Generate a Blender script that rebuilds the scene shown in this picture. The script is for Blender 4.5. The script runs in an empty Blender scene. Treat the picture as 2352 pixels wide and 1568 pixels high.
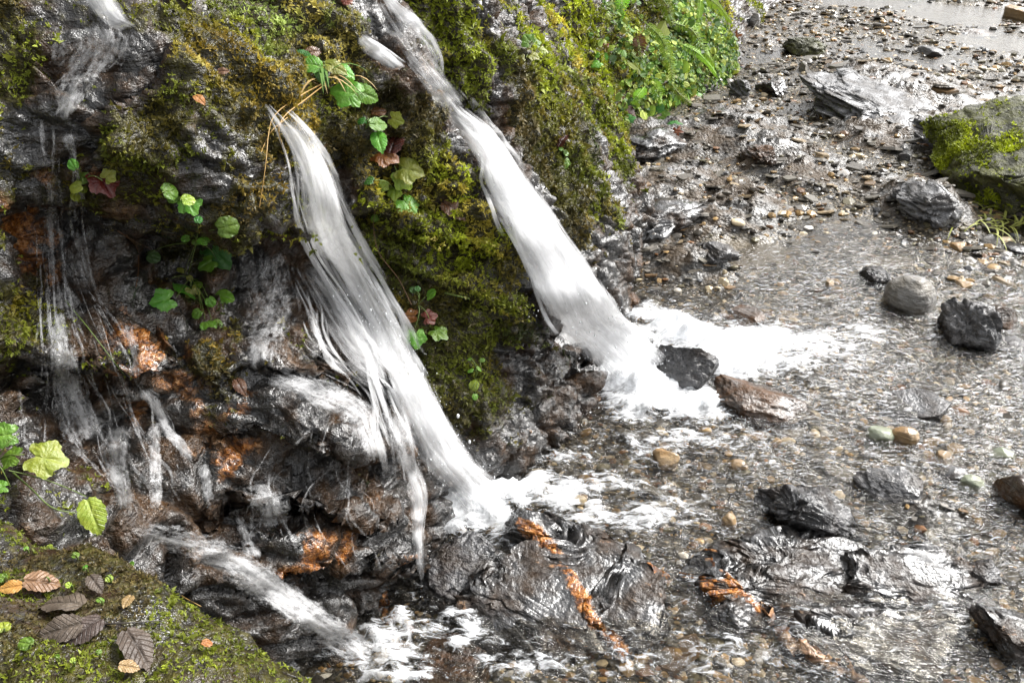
import bpy, math, random
import numpy as np
from mathutils import Vector, Matrix
from mathutils.bvhtree import BVHTree

# ------------------------------------------------------------------ camera, world, sun, exposure
scene = bpy.context.scene
col = scene.collection
R = math.radians
CAM = np.array([0.0, 0.0, 1.40]); PITCH = 33.0; LENS = 28.0
camd = bpy.data.cameras.new('camera'); cam = bpy.data.objects.new('camera', camd); col.objects.link(cam)
cam.location = CAM; cam.rotation_euler = (R(90 - PITCH), 0, 0)
camd.lens = LENS; camd.sensor_width = 36; camd.clip_start = 0.01; camd.clip_end = 500
scene.camera = cam
SUN_EL, SUN_AZ = 43.0, 62.0          # azimuth clockwise from +Y
world = bpy.data.worlds.new('World'); scene.world = world; world.use_nodes = True
wn = world.node_tree; wn.nodes.clear()
sky = wn.nodes.new('ShaderNodeTexSky'); sky.sky_type = 'NISHITA'; sky.sun_disc = False
sky.sun_elevation = R(SUN_EL); sky.sun_rotation = R(SUN_AZ); sky.dust_density = 6.0; sky.air_density = 1.0; sky.ozone_density = 1.0
bw = wn.nodes.new('ShaderNodeHueSaturation'); bw.inputs['Saturation'].default_value = 0.12
bg = wn.nodes.new('ShaderNodeBackground'); bg.inputs['Strength'].default_value = 0.13
wo = wn.nodes.new('ShaderNodeOutputWorld')
wn.links.new(sky.outputs[0], bw.inputs['Color']); wn.links.new(bw.outputs[0], bg.inputs[0]); wn.links.new(bg.outputs[0], wo.inputs[0])
sund = bpy.data.lights.new('sun', 'SUN'); sund.energy = 1.5; sund.angle = R(26); sund.color = (1.0, 0.97, 0.93)
sun = bpy.data.objects.new('sun', sund); col.objects.link(sun)
_d = Vector((math.sin(R(SUN_AZ)) * math.cos(R(SUN_EL)), math.cos(R(SUN_AZ)) * math.cos(R(SUN_EL)), math.sin(R(SUN_EL))))
sun.rotation_euler = (-_d).to_track_quat('-Z', 'Y').to_euler(); sun.location = (0, 4, 8)
scene.view_settings.view_transform = 'Standard'; scene.view_settings.look = 'None'
scene.view_settings.exposure = 1.3; scene.view_settings.gamma = 1.0
scene.cycles.transparent_max_bounces = 12; scene.cycles.max_bounces = 4; scene.cycles.diffuse_bounces = 2
scene.cycles.glossy_bounces = 2; scene.cycles.caustics_reflective = False; scene.cycles.caustics_refractive = False

rng = np.random.default_rng(7); random.seed(7)

# ------------------------------------------------------------------ numpy noise
def _hash(ix, iy, iz, seed):
    h = (ix.astype(np.uint32) * np.uint32(374761393)) ^ (iy.astype(np.uint32) * np.uint32(668265263)) ^ (iz.astype(np.uint32) * np.uint32(2147483647 - 1013)) ^ np.uint32((seed * 974634777) & 0xffffffff)
    h = (h ^ (h >> np.uint32(13))) * np.uint32(1274126177)
    h = (h ^ (h >> np.uint32(16))) * np.uint32(2246822519)
    return h ^ (h >> np.uint32(15))
def vnoise(p, seed=0):                      # value noise in [-1,1]
    f = np.floor(p); t = p - f; i = f.astype(np.int64)
    t = t * t * t * (t * (t * 6 - 15) + 10)
    out = 0
    for dx in (0, 1):
        wx = t[:, 0] if dx else 1 - t[:, 0]
        for dy in (0, 1):
            wy = t[:, 1] if dy else 1 - t[:, 1]
            for dz in (0, 1):
                wz = t[:, 2] if dz else 1 - t[:, 2]
                out = out + wx * wy * wz * (_hash(i[:, 0] + dx, i[:, 1] + dy, i[:, 2] + dz, seed).astype(np.float64) / 2147483647.5 - 1)
    return out
def fbm(p, octv=4, gain=0.5, seed=0):
    a, s, tot = 1.0, 0, 0
    p = np.asarray(p, float).copy()
    for k in range(octv):
        s = s + a * vnoise(p + k * 17.3, seed + k); tot += a; a *= gain; p = p * 2.03
    return s / tot * 1.6
def ridged(p, octv=4, seed=0):
    a, s, tot = 1.0, 0, 0
    p = np.asarray(p, float).copy()
    for k in range(octv):
        s = s + a * (1 - 2 * np.abs(vnoise(p + k * 9.1, seed + k))); tot += a; a *= 0.5; p = p * 2.1
    return s / tot
def voro(p, seed=0):                        # F1, F2, cell random
    f = np.floor(p).astype(np.int64)
    d1 = np.full(len(p), 9.0); d2 = d1.copy(); cid = np.zeros(len(p))
    for dx in (-1, 0, 1):
        for dy in (-1, 0, 1):
            for dz in (-1, 0, 1):
                c = f + np.array([dx, dy, dz])
                h = [_hash(c[:, 0], c[:, 1], c[:, 2], seed + q).astype(float) / 4294967295.0 for q in (1, 2, 3, 4)]
                d = np.sqrt((c[:, 0] + h[0] - p[:, 0]) ** 2 + (c[:, 1] + h[1] - p[:, 1]) ** 2 + (c[:, 2] + h[2] - p[:, 2]) ** 2)
                m = d < d1
                d2 = np.where(m, d1, np.minimum(d2, d)); cid = np.where(m, h[3], cid); d1 = np.where(m, d, d1)
    return d1, d2, cid
def sstep(a, b, x):
    t = np.clip((x - a) / (b - a), 0, 1); return t * t * (3 - 2 * t)

# ------------------------------------------------------------------ picture point -> ray (used once, to place things where they stand)
FPX = 2352 * LENS / 36.0
_f = np.array([0, math.cos(R(PITCH)), -math.sin(R(PITCH))]); _u = np.array([0, math.sin(R(PITCH)), math.cos(R(PITCH))]); _r = np.array([1.0, 0, 0])
def ray(px, py): return _f + _r * ((px - 1176) / FPX) + _u * ((784 - py) / FPX)
def at_t(px, py, t): return CAM + ray(px, py) * t
def at_z(px, py, z=0.0):
    d = ray(px, py); return CAM + d * ((z - CAM[2]) / d[2])
def dep(p): return (np.asarray(p) - CAM) @ _f

# ------------------------------------------------------------------ object helpers
def link(o): col.objects.link(o); return o
def set_attr(me, name, arr, kind='FLOAT'):
    if kind == 'FLOAT':
        a = me.attributes.new(name, 'FLOAT', 'POINT'); a.data.foreach_set('value', np.ascontiguousarray(arr, np.float32).ravel())
    else:
        a = me.attributes.new(name, 'FLOAT_COLOR', 'POINT'); c = np.ones((len(arr), 4), np.float32); c[:, :3] = arr; a.data.foreach_set('color', c.ravel())
def mesh_np(name, V, F, mat=None, smooth=True):
    """V (n,3); F (m,3) or (m,4) int array"""
    V = np.ascontiguousarray(V, np.float32); F = np.ascontiguousarray(F, np.int32)
    me = bpy.data.meshes.new(name); k = F.shape[1]
    me.vertices.add(len(V)); me.vertices.foreach_set('co', V.ravel())
    me.loops.add(F.size); me.loops.foreach_set('vertex_index', F.ravel())
    me.polygons.add(len(F)); me.polygons.foreach_set('loop_start', np.arange(0, F.size, k, dtype=np.int32))
    try: me.polygons.foreach_set('loop_total', np.full(len(F), k, np.int32))
    except Exception: pass
    me.polygons.foreach_set('use_smooth', np.full(len(F), bool(smooth)))
    me.update(calc_edges=True)
    if mat: me.materials.append(mat)
    return me
def tag(o, label=None, cat=None, group=None, kind=None):
    if label: o['label'] = label
    if cat: o['category'] = cat
    if group: o['group'] = group
    if kind: o['kind'] = kind
    return o
def obj(name, me, parent=None, loc=None):
    o = bpy.data.objects.new(name, me); link(o)
    if parent: o.parent = parent
    if loc is not None: o.location = loc
    return o
def empty(name, loc):
    o = bpy.data.objects.new(name, None); o.empty_display_size = 0.05; o.location = loc; return link(o)
def grid_faces(nu, nv):
    i = np.arange(nu * nv).reshape(nu, nv)
    return np.stack([i[:-1, :-1], i[1:, :-1], i[1:, 1:], i[:-1, 1:]], -1).reshape(-1, 4)
def grid_normals(P):
    du = np.gradient(P, axis=0); dv = np.gradient(P, axis=1)
    n = np.cross(du, dv); return n / (np.linalg.norm(n, axis=2, keepdims=True) + 1e-12)
def tube(points, radii, sides=6):
    P = np.asarray(points, float); n = len(P); T = np.gradient(P, axis=0); T /= np.linalg.norm(T, axis=1, keepdims=True) + 1e-9
    ref = np.array([0.31, 0.22, 0.92]); A = np.cross(T, ref); A /= np.linalg.norm(A, axis=1, keepdims=True) + 1e-9; B = np.cross(T, A)
    ang = np.linspace(0, 2 * np.pi, sides, endpoint=False); r = np.broadcast_to(np.asarray(radii, float), (n,))
    V = P[:, None] + r[:, None, None] * (np.cos(ang)[None, :, None] * A[:, None] + np.sin(ang)[None, :, None] * B[:, None])
    V = V.reshape(-1, 3); F = []
    for i in range(n - 1):
        for j in range(sides):
            k = (j + 1) % sides; F.append((i * sides + j, i * sides + k, (i + 1) * sides + k, (i + 1) * sides + j))
    return V, np.array(F)
def catmull(P, n):
    P = np.asarray(P, float)
    d = np.concatenate([[0], np.cumsum(np.linalg.norm(np.diff(P, axis=0), axis=1))])
    Q = np.vstack([2 * P[0] - P[1], P, 2 * P[-1] - P[-2]]); s = np.linspace(0, d[-1], n); out = []
    for v in s:
        i = min(np.searchsorted(d, v, 'right') - 1, len(P) - 2); t = (v - d[i]) / (d[i + 1] - d[i] + 1e-12)
        a, b, c, e = Q[i], Q[i + 1], Q[i + 2], Q[i + 3]
        out.append(0.5 * ((2 * b) + (-a + c) * t + (2 * a - 5 * b + 4 * c - e) * t * t + (-a + 3 * b - 3 * c + e) * t ** 3))
    return np.array(out)

# ------------------------------------------------------------------ materials
def new_mat(name):
    m = bpy.data.materials.new(name); m.use_nodes = True; nt = m.node_tree; nt.nodes.clear()
    out = nt.nodes.new('ShaderNodeOutputMaterial'); return m, nt, out
class N:
    def __init__(s, nt): s.nt = nt
    def node(s, t, **kw):
        n = s.nt.nodes.new(t)
        for k, v in kw.items():
            if k in n.inputs.keys() if hasattr(n.inputs, 'keys') else False: n.inputs[k].default_value = v
            else: setattr(n, k, v)
        return n
    def lk(s, a, b): s.nt.links.new(a, b)
    def attr(s, name, what='Fac'): return s.node('ShaderNodeAttribute', attribute_name=name).outputs[what]
    def pos(s): return s.node('ShaderNodeNewGeometry').outputs['Position']
    def objpos(s): return s.node('ShaderNodeTexCoord').outputs['Object']
    def noise(s, vec, scale, detail=4, rough=0.55, dist=0.0, out='Fac'):
        n = s.node('ShaderNodeTexNoise'); n.inputs['Scale'].default_value = scale; n.inputs['Detail'].default_value = detail
        n.inputs['Roughness'].default_value = rough; n.inputs['Distortion'].default_value = dist; s.lk(vec, n.inputs['Vector']); return n.outputs[out]
    def mapv(s, vec, scale=(1, 1, 1), rot=(0, 0, 0)):
        n = s.node('ShaderNodeMapping'); n.inputs['Scale'].default_value = scale; n.inputs['Rotation'].default_value = rot; s.lk(vec, n.inputs['Vector']); return n.outputs[0]
    def ramp(s, fac, stops, interp='LINEAR'):
        n = s.node('ShaderNodeValToRGB'); n.color_ramp.interpolation = interp; e = n.color_ramp.elements
        while len(e) < len(stops): e.new(0.5)
        for q, (p, c) in zip(e, stops):
            q.position = p; q.color = (c, c, c, 1) if np.isscalar(c) else (*c, 1)
        s.lk(fac, n.inputs[0]); return n.outputs[0]
    def mix(s, fac, a, b, bt='MIX'):
        n = s.node('ShaderNodeMix', data_type='RGBA', blend_type=bt)
        for sock, v in ((n.inputs[0], fac), (n.inputs[6], a), (n.inputs[7], b)):
            if hasattr(v, 'links'): s.lk(v, sock)
            else: sock.default_value = v if np.isscalar(v) else (*v, 1)
        return n.outputs[2]
    def math(s, op, a, b=0.0, c=0.0, clamp=False):
        n = s.node('ShaderNodeMath', operation=op, use_clamp=clamp)
        for sock, v in zip(n.inputs, (a, b, c)):
            if hasattr(v, 'links'): s.lk(v, sock)
            else: sock.default_value = v
        return n.outputs[0]
    def bump(s, h, strength=0.5, dist=0.01, prev=None):
        n = s.node('ShaderNodeBump'); n.inputs['Strength'].default_value = strength; n.inputs['Distance'].default_value = dist
        s.lk(h, n.inputs['Height'])
        if prev is not None: s.lk(prev, n.inputs['Normal'])
        return n.outputs[0]
    def bsdf(s, **kw):
        n = s.node('ShaderNodeBsdfPrincipled')
        for k, v in kw.items():
            sock = n.inputs[k.replace('_', ' ')]
            if hasattr(v, 'links'): s.lk(v, sock)
            else: sock.default_value = v if np.isscalar(v) else ((*v, 1) if len(v) == 3 and sock.type == 'RGBA' else v)
        return n

def mat_wet_rock(name, dark=(0.005, 0.0045, 0.0045), light=(0.042, 0.038, 0.035), film=(0.10, 0.046, 0.012), film_amt=0.65, use_attr=False, coat_ior=1.62, bump=1.0, rough=0.4, coat_fine=0.22, coat_w=1.0, dry=0.35):
    m, nt, out = new_mat(name); g = N(nt); P = g.pos()
    st = g.mapv(P, (11, 11, 57), (R(24), R(8), R(-12)))
    n1 = g.noise(st, 1.0, 4, 0.62, 0.5); n2 = g.noise(P, 11, 3, 0.6); n3 = g.noise(P, 85, 3, 0.65)
    c = g.mix(g.ramp(n1, [(0.32, 0), (0.7, 1)]), dark, light)
    c = g.mix(g.math('MULTIPLY', g.ramp(n2, [(0.45, 0), (0.66, 1)]), film_amt), c, film)
    c = g.mix(g.ramp(n3, [(0.45, 0.0), (0.75, 0.4)]), c, (0.16, 0.15, 0.135))
    if use_attr:
        ru = g.attr('rust'); rc = g.ramp(n3, [(0.3, (0.030, 0.011, 0.004)), (0.44, (0.15, 0.048, 0.010)), (0.57, (0.40, 0.15, 0.028)), (0.72, (0.55, 0.34, 0.17))])
        rf = g.ramp(g.math('ADD', ru, g.math('ADD', g.math('MULTIPLY', g.math('SUBTRACT', n3, 0.5), 0.9), g.math('MULTIPLY', g.math('SUBTRACT', n2, 0.5), 1.2))), [(0.25, 0), (0.7, 1)])
        c = g.mix(rf, c, rc)
        so = g.attr('soil'); sf = g.ramp(g.math('ADD', so, g.math('MULTIPLY', g.math('SUBTRACT', n3, 0.5), 0.9)), [(0.3, 0), (0.6, 1)])
        sc = g.ramp(n3, [(0.35, (0.012, 0.009, 0.005)), (0.55, (0.045, 0.040, 0.010)), (0.7, (0.085, 0.075, 0.020))])
        c = g.mix(sf, c, sc)
        coat = g.math('SUBTRACT', 1.0, g.math('MULTIPLY', sf, 0.6))
        coat = g.math('MULTIPLY', coat, coat_w)
    else: coat = coat_w
    coat = g.math('MULTIPLY', coat, g.ramp(n2, [(0.38, 1.0), (0.58, max(0.0, 1.0 - dry * 2.2))]))
    h = g.math('ADD', g.math('MULTIPLY', n1, 0.9), g.math('ADD', g.math('MULTIPLY', n2, 0.5), g.math('MULTIPLY', n3, 0.42)))
    b1 = g.bump(h, 1.0 * bump, 0.026)
    hc = g.math('ADD', g.math('MULTIPLY', n1, 0.45), g.math('ADD', g.math('MULTIPLY', n2, 0.7), g.math('MULTIPLY', n3, coat_fine)))
    b2 = g.bump(hc, 0.75 * bump, 0.020)
    bs = g.bsdf(Base_Color=c, Roughness=rough, Specular_IOR_Level=0.12, Normal=b1, Coat_Weight=coat, Coat_Roughness=0.04, Coat_IOR=coat_ior, Coat_Normal=b2)
    g.lk(bs.outputs[0], out.inputs[0]); return m
# ------------------------------------------------------------------ the rock bank (left): a leaning face along a curved foot line
FOOT = np.array([(-1.3, -1.6), (-0.98, -0.3), (-0.62, 0.5), (-0.36, 1.0), (-0.10, 1.43), (0.27, 2.0), (0.42, 2.75), (0.90, 4.3), (1.55, 5.6), (2.43, 7.9), (3.6, 10.5), (5.0, 14)])
_fc = catmull(FOOT, 1600)
_fs = np.concatenate([[0], np.cumsum(np.linalg.norm(np.diff(_fc, axis=0), axis=1))])
_ft = np.gradient(_fc, axis=0)
_k = np.hanning(161); _k /= _k.sum()
_ft = np.stack([np.convolve(np.pad(_ft[:, q], 80, mode='edge'), _k, 'valid') for q in (0, 1)], 1)
_ft /= np.linalg.norm(_ft, axis=1, keepdims=True)
SMAX = _fs[-1]
def foot(s):
    return np.stack([np.interp(s, _fs, _fc[:, 0]), np.interp(s, _fs, _fc[:, 1])], -1), np.stack([np.interp(s, _fs, _ft[:, 1]), -np.interp(s, _fs, _ft[:, 0])], -1)
def setback(h):                              # horizontal distance behind the foot line at height h
    return np.where(h < 1.5, h * 0.56, 1.5 * 0.56 + (h - 1.5) * 1.6)
def bank_base(s, h, d=0.0):
    f, n = foot(s); p = f + n * (d - setback(h))[..., None]
    return np.concatenate([p, h[..., None]], -1)
# coarse copy to turn picture points into (s, h)
_cs, _ch = np.meshgrid(np.arange(0.8, SMAX, 0.03), np.arange(-0.2, 2.4, 0.03), indexing='ij')
_cp = bank_base(_cs, _ch)
_cb = BVHTree.FromPolygons(_cp.reshape(-1, 3).tolist(), grid_faces(*_cs.shape).tolist())
def sh(px, py):
    hit = _cb.ray_cast(Vector(CAM), Vector(ray(px, py)).normalized())
    q = hit[2]; nv = _cs.shape[1] - 1; i, j = divmod(q, nv)
    # refine inside the cell
    f, n = None, None
    P = np.array(hit[0]); h = P[2]; s0 = _cs[i, j]; ss = np.linspace(s0 - 0.03, s0 + 0.06, 46)
    dd = np.linalg.norm(bank_base(ss, np.full_like(ss, h)) - P, axis=1)
    return float(ss[dd.argmin()]), float(h)
def seg_dist(S, H, pts):
    """distance to a polyline given in (s,h); also the parameter 0..1 along it"""
    best = np.full(S.shape, 1e9); par = np.zeros(S.shape); L = len(pts) - 1
    for k in range(L):
        (a, b), (c, e) = pts[k], pts[k + 1]; vx, vy = c - a, e - b
        t = np.clip(((S - a) * vx + (H - b) * vy) / (vx * vx + vy * vy + 1e-12), 0, 1)
        d = np.hypot(S - a - t * vx, H - b - t * vy); m = d < best
        best = np.where(m, d, best); par = np.where(m, (k + t) / L, par)
    return best, par
FEATURES = [   # polyline of picture points, half width (m), push (m, + towards the stream), sharpness
    ([(330, 250), (480, 330), (600, 400)], 0.20, 0.17, 3),              # boulder ledge
    ([(90, 60), (60, 250), (40, 400)], 0.16, 0.08, 2),
    ([(500, 20), (700, 40)], 0.22, 0.10, 2),                            # mossy brow between the falls
    ([(800, 170), (930, 300), (1030, 430), (1080, 560), (1090, 680)], 0.20, 0.13, 2),   # ridge between the falls
    ([(1010, 560), (1100, 620)], 0.17, 0.09, 2),
    ([(960, 800), (1020, 930)], 0.20, 0.03, 2),
    ([(1010, 20), (1150, 160), (1260, 340), (1330, 520)], 0.26, 0.14, 2),                  # ridge right of the wide fall
    ([(1330, 130), (1370, 300), (1390, 470)], 0.20, 0.12, 2),                              # mossy nose
    ([(870, -20), (920, 130), (1030, 260), (1140, 420), (1260, 590), (1380, 780)], 0.085, -0.11, 2),   # wide fall chute
    ([(600, 260), (680, 340), (710, 440)], 0.05, -0.07, 2),             # middle chute
    ([(620, 640), (740, 640), (820, 760)], 0.13, -0.16, 2),             # hollow behind the middle fall
    ([(130, 520), (160, 640)], 0.07, -0.13, 2),                         # dark slot
    ([(200, 780), (300, 760), (470, 700)], 0.14, -0.05, 2),
    ([(330, 1090), (480, 1100)], 0.12, -0.09, 2),
    ([(310, 790), (340, 840)], 0.07, 0.07, 2),                          # rusty knob
    ([(660, 900), (820, 900), (850, 930)], 0.09, 0.11, 3),              # low ledge under the hollow
    ([(640, 1030), (760, 1120), (860, 1230)], 0.15, 0.10, 2),           # wet foot rock
    ([(560, 1180), (700, 1260)], 0.12, 0.04, 2),
    ([(1130, 1000), (1330, 880)], 0.10, 0.05, 2),                       # low dark foot right of the middle fall
]
STEPS = [  # an edge in the rock: picture points of its lip, push above it, push below it, reach up, reach down
    ([(430, 525), (550, 548), (628, 540)], 0.08, -0.14, 0.28, 0.14),
    ([(560, 850), (660, 868), (760, 850), (860, 905)], 0.05, -0.02, 0.06, 0.10),
    ([(590, 990), (700, 1010), (800, 1000)], 0.03, -0.05, 0.08, 0.08),
    ([(180, 500), (300, 520), (400, 515)], 0.03, -0.05, 0.2, 0.10),
    ([(230, 880), (330, 880), (380, 860)], 0.04, -0.09, 0.10, 0.16),
    ([(0, 860), (90, 850), (200, 870)], 0.02, -0.03, 0.10, 0.10),
    ([(1060, 745), (1180, 735), (1250, 745)], 0.02, -0.05, 0.08, 0.10),
    ([(1180, 870), (1280, 815), (1340, 800)], 0.05, -0.02, 0.05, 0.08),
    ([(900, 610), (980, 640), (1040, 700)], 0.02, -0.05, 0.12, 0.12),
    ([(560, 1150), (680, 1140), (790, 1190)], 0.03, -0.05, 0.08, 0.07),
    ([(820, 480), (900, 520), (960, 540)], 0.03, -0.05, 0.08, 0.10),
    ([(620, 1270), (760, 1260), (900, 1300)], 0.03, -0.05, 0.07, 0.07),
]
STEPS = [([sh(*p) for p in pts], a, b, ru, rd) for pts, a, b, ru, rd in STEPS]
FEATURES = [([sh(*p) for p in pts], w, a, k) for pts, w, a, k in FEATURES]
s_nose = sh(1400, 420)[0]
def macro(S, H):
    d = np.zeros(S.shape)
    for pts, w, a, k in FEATURES:
        q, _ = seg_dist(S, H, pts); d += a * np.exp(-(q / w) ** (2 if k == 2 else 4))
    wob = 0.025 * fbm(np.stack([S * 9, H * 9, S * 0], -1).reshape(-1, 3), 3, 0.6, 13).reshape(S.shape)
    for pts, a, b, ru, rd in STEPS:
        q, par = seg_dist(S, H, pts); ps = np.array(pts); order = np.argsort(ps[:, 0])
        lip = np.interp(S, ps[order, 0], ps[order, 1]) + wob; ends = sstep(ps[:, 0].min() - 0.10, ps[:, 0].min() + 0.03, S) * (1 - sstep(ps[:, 0].max() - 0.03, ps[:, 0].max() + 0.10, S))
        v = H - lip; d += ends * np.where(v > 0, a * np.exp(-(v / ru) ** 2), b * np.exp(-(v / rd) ** 2))
    d -= 0.30 * sstep(s_nose + 0.05, s_nose + 0.55, S) * (1 - sstep(s_nose + 0.8, s_nose + 2.6, S)) * 0.55
    d += 0.10 * fbm(np.stack([S * 1.3, H * 1.6, S * 0], -1).reshape(-1, 3), 3, 0.5, 11).reshape(S.shape) * (0.5 + 0.5 * sstep(s_nose, s_nose + 1, S))
    return d
def spaced(a, b, fn):
    v = [a]
    while v[-1] < b: v.append(v[-1] + fn(v[-1]))
    return np.array(v)
S_near = sh(300, 700)[0]
QUAL = 1.0
S1 = spaced(0.2, SMAX - 0.3, lambda s: (0.0050 * max(1.0, (s - S_near - 0.3) * 1.0) if s > S_near - 0.75 else 0.03) / QUAL)
H1 = np.concatenate([np.arange(-0.12, 1.30, 0.0055 / QUAL), spaced(1.30, 2.9, lambda h: 0.03)])
S, H = np.meshgrid(S1, H1, indexing='ij')
P = bank_base(S, H, macro(S, H)); Nn = grid_normals(P)
fl = P.reshape(-1, 3); nl = Nn.reshape(-1, 3)
if nl[:, 0].mean() < 0: nl = -nl
# blocky bedrock, then soft clumps, then grain
wv = fl + 0.05 * np.stack([fbm(fl * 5 + q * 7.7, 2, 0.5, 40 + q) for q in range(3)], 1)
rot = np.array(Matrix.Rotation(R(25), 3, 'X') @ Matrix.Rotation(R(-15), 3, 'Z'))
wr = wv @ rot.T
d1, d2, cid = voro(wr * np.array([6.5, 6.5, 12]), 3)
blk = (cid - 0.5) * 0.050 - 0.026 * np.exp(-((d2 - d1) / 0.10) ** 2)
d1b, d2b, cidb = voro(wr * np.array([17, 17, 38]), 5)
blk += (cidb - 0.5) * 0.016 - 0.008 * np.exp(-((d2b - d1b) / 0.12) ** 2)
soft = 0.016 * fbm(fl * 9, 4, 0.55, 21) + 0.030 * (np.abs(fbm(fl * 13, 2, 0.5, 23)) - 0.3) + 0.010 * np.abs(fbm(fl * 34, 3, 0.55, 25))
BANK_RAW = (fl, nl)

# ------------------------------------------------------------------ paint splats on the bank: moss colours, bare wet rock, rust
M_OL, M_YG, M_GO, M_DK, M_PA, M_BR = (0.17, 0.20, 0.015), (0.36, 0.42, 0.016), (0.29, 0.19, 0.014), (0.035, 0.050, 0.012), (0.24, 0.31, 0.075), (0.105, 0.080, 0.026)
MOSS = [  # picture x, y, radius, colour, density
    (20, 150, 60, M_OL, 1), (10, 40, 50, M_BR, .7), (380, 40, 60, M_OL, 1), (460, 90, 70, M_GO, 1), (560, 60, 90, M_OL, 1), (700, 60, 100, M_PA, 1), (620, 130, 90, M_YG, .9), (790, 90, 60, M_PA, 1), (600, 175, 60, M_GO, 1), (690, 260, 60, M_GO, .9), (560, 170, 50, M_GO, 1),
    (370, 260, 60, M_OL, .8), (330, 340, 65, M_OL, .8), (500, 190, 60, M_OL, .7), (420, 200, 50, M_OL, .6), (580, 300, 60, M_BR, .55), (600, 400, 60, M_GO, .5), (560, 500, 70, M_BR, .6), (480, 450, 50, M_BR, .3),
    (730, 300, 60, M_BR, .9), (760, 230, 60, M_YG, .8), (830, 350, 70, M_BR, .8), (880, 250, 60, M_BR, .9), (960, 300, 70, M_BR, 1), (1000, 370, 60, M_OL, 1), (1040, 420, 45, M_YG, 1), (1070, 500, 55, M_YG, 1), (930, 480, 60, M_OL, .9), (860, 450, 60, M_YG, .6), (840, 540, 60, M_OL, .8), (1000, 580, 80, M_OL, 1), (1100, 580, 70, M_YG, 1), (1130, 640, 50, M_OL, 1), (1000, 680, 80, M_BR, .9), (1090, 730, 70, M_OL, 1), (900, 640, 60, M_DK, .9), (950, 770, 60, M_DK, .8), (1050, 840, 80, M_OL, .9), (960, 870, 50, M_BR, .8), (1120, 900, 70, M_OL, .6), (1040, 960, 60, M_BR, .5), (1200, 760, 45, M_DK, .6), (1180, 690, 40, M_OL, .8), (850, 600, 35, M_OL, .8), (905, 720, 30, M_GO, .8),
    (980, 40, 70, M_OL, 1), (1040, 70, 60, M_YG, .9), (1090, 130, 60, M_OL, 1), (1060, 180, 60, M_OL, 1), (1000, 130, 40, M_OL, .9), (1190, 60, 45, M_YG, 1), (1160, 20, 40, M_GO, 1), (1270, 60, 55, M_YG, 1.2), (1310, 120, 55, M_YG, 1.1), (1230, 170, 40, M_YG, .9), (1200, 220, 70, M_BR, 1), (1260, 270, 60, M_OL, 1), (1330, 230, 60, M_OL, 1.1), (1250, 370, 60, M_BR, 1), (1290, 300, 40, M_GO, .9), (1380, 300, 50, M_OL, 1), (1360, 400, 40, M_OL, 1), (1310, 500, 45, M_BR, .9), (1390, 420, 30, M_YG, .9), (1400, 180, 50, M_OL, 1), (1340, 30, 50, M_YG, 1), (1390, 60, 40, M_OL, .9), (1300, 420, 50, M_BR, .9), (1370, 340, 40, M_DK, .8), (1330, 330, 30, M_DK, .9),
    (1450, 60, 60, M_YG, 1), (1450, 160, 60, M_YG, 1), (1480, 240, 60, M_PA, 1), (1530, 130, 60, M_PA, 1), (1590, 60, 60, M_YG, 1), (1620, 130, 60, M_PA, 1), (1560, 220, 60, M_YG, 1), (1660, 90, 50, M_YG, 1), (1440, 290, 30, M_YG, 1), (1740, 20, 50, M_YG, .9), (1640, 190, 40, M_DK, .9), (1500, 0, 60, M_OL, 1), (1650, 0, 60, M_YG, 1),
    (30, 700, 50, M_GO, .8), (20, 780, 50, M_OL, .8), (90, 660, 40, M_BR, .6), (130, 740, 40, M_YG, .5), (30, 330, 40, M_BR, .4), (480, 860, 60, M_BR, .5), (500, 800, 40, M_GO, .5), (450, 700, 50, M_DK, .5), (350, 640, 50, M_BR, .3), (400, 560, 50, M_DK, .5), (480, 620, 50, M_DK, .6), (10, 950, 40, M_DK, .5), (840, 1090, 35, M_DK, .5), (700, 1000, 40, M_DK, .3), (1060, 760, 50, M_BR, .8),
    (1350, 150, 85, M_YG, 1.1), (1240, 120, 60, M_YG, 1), (1290, 380, 70, M_OL, 1.1), (1340, 450, 60, M_OL, 1.1), (1210, 300, 50, M_BR, 1), (1300, 220, 80, M_OL, 1.1), (1380, 240, 60, M_OL, 1.1), (1060, 120, 70, M_OL, 1), (1020, 60, 60, M_YG, 1), (1140, 120, 50, M_OL, .9), (1060, 620, 90, M_YG, 1), (980, 500, 70, M_OL, 1), (1400, 330, 50, M_OL, 1), (640, 90, 90, M_PA, .8), (540, 110, 80, M_GO, .8), (680, 190, 60, M_GO, .9),
    (1425, 390, 40, M_OL, 1.1), (1405, 470, 40, M_OL, 1), (1340, 540, 40, M_BR, .9), (1410, 290, 50, M_OL, 1.1), (1430, 340, 40, M_YG, 1), (270, 300, 40, M_OL, .6), (390, 330, 50, M_OL, .8), (20, 250, 40, M_OL, .7), (60, 750, 50, M_OL, .7), (300, 360, 40, M_OL, .7),
    (1230, 890, 50, M_DK, .35), (820, 130, 30, M_OL, 1), (830, 60, 25, M_PA, 1)]
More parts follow.
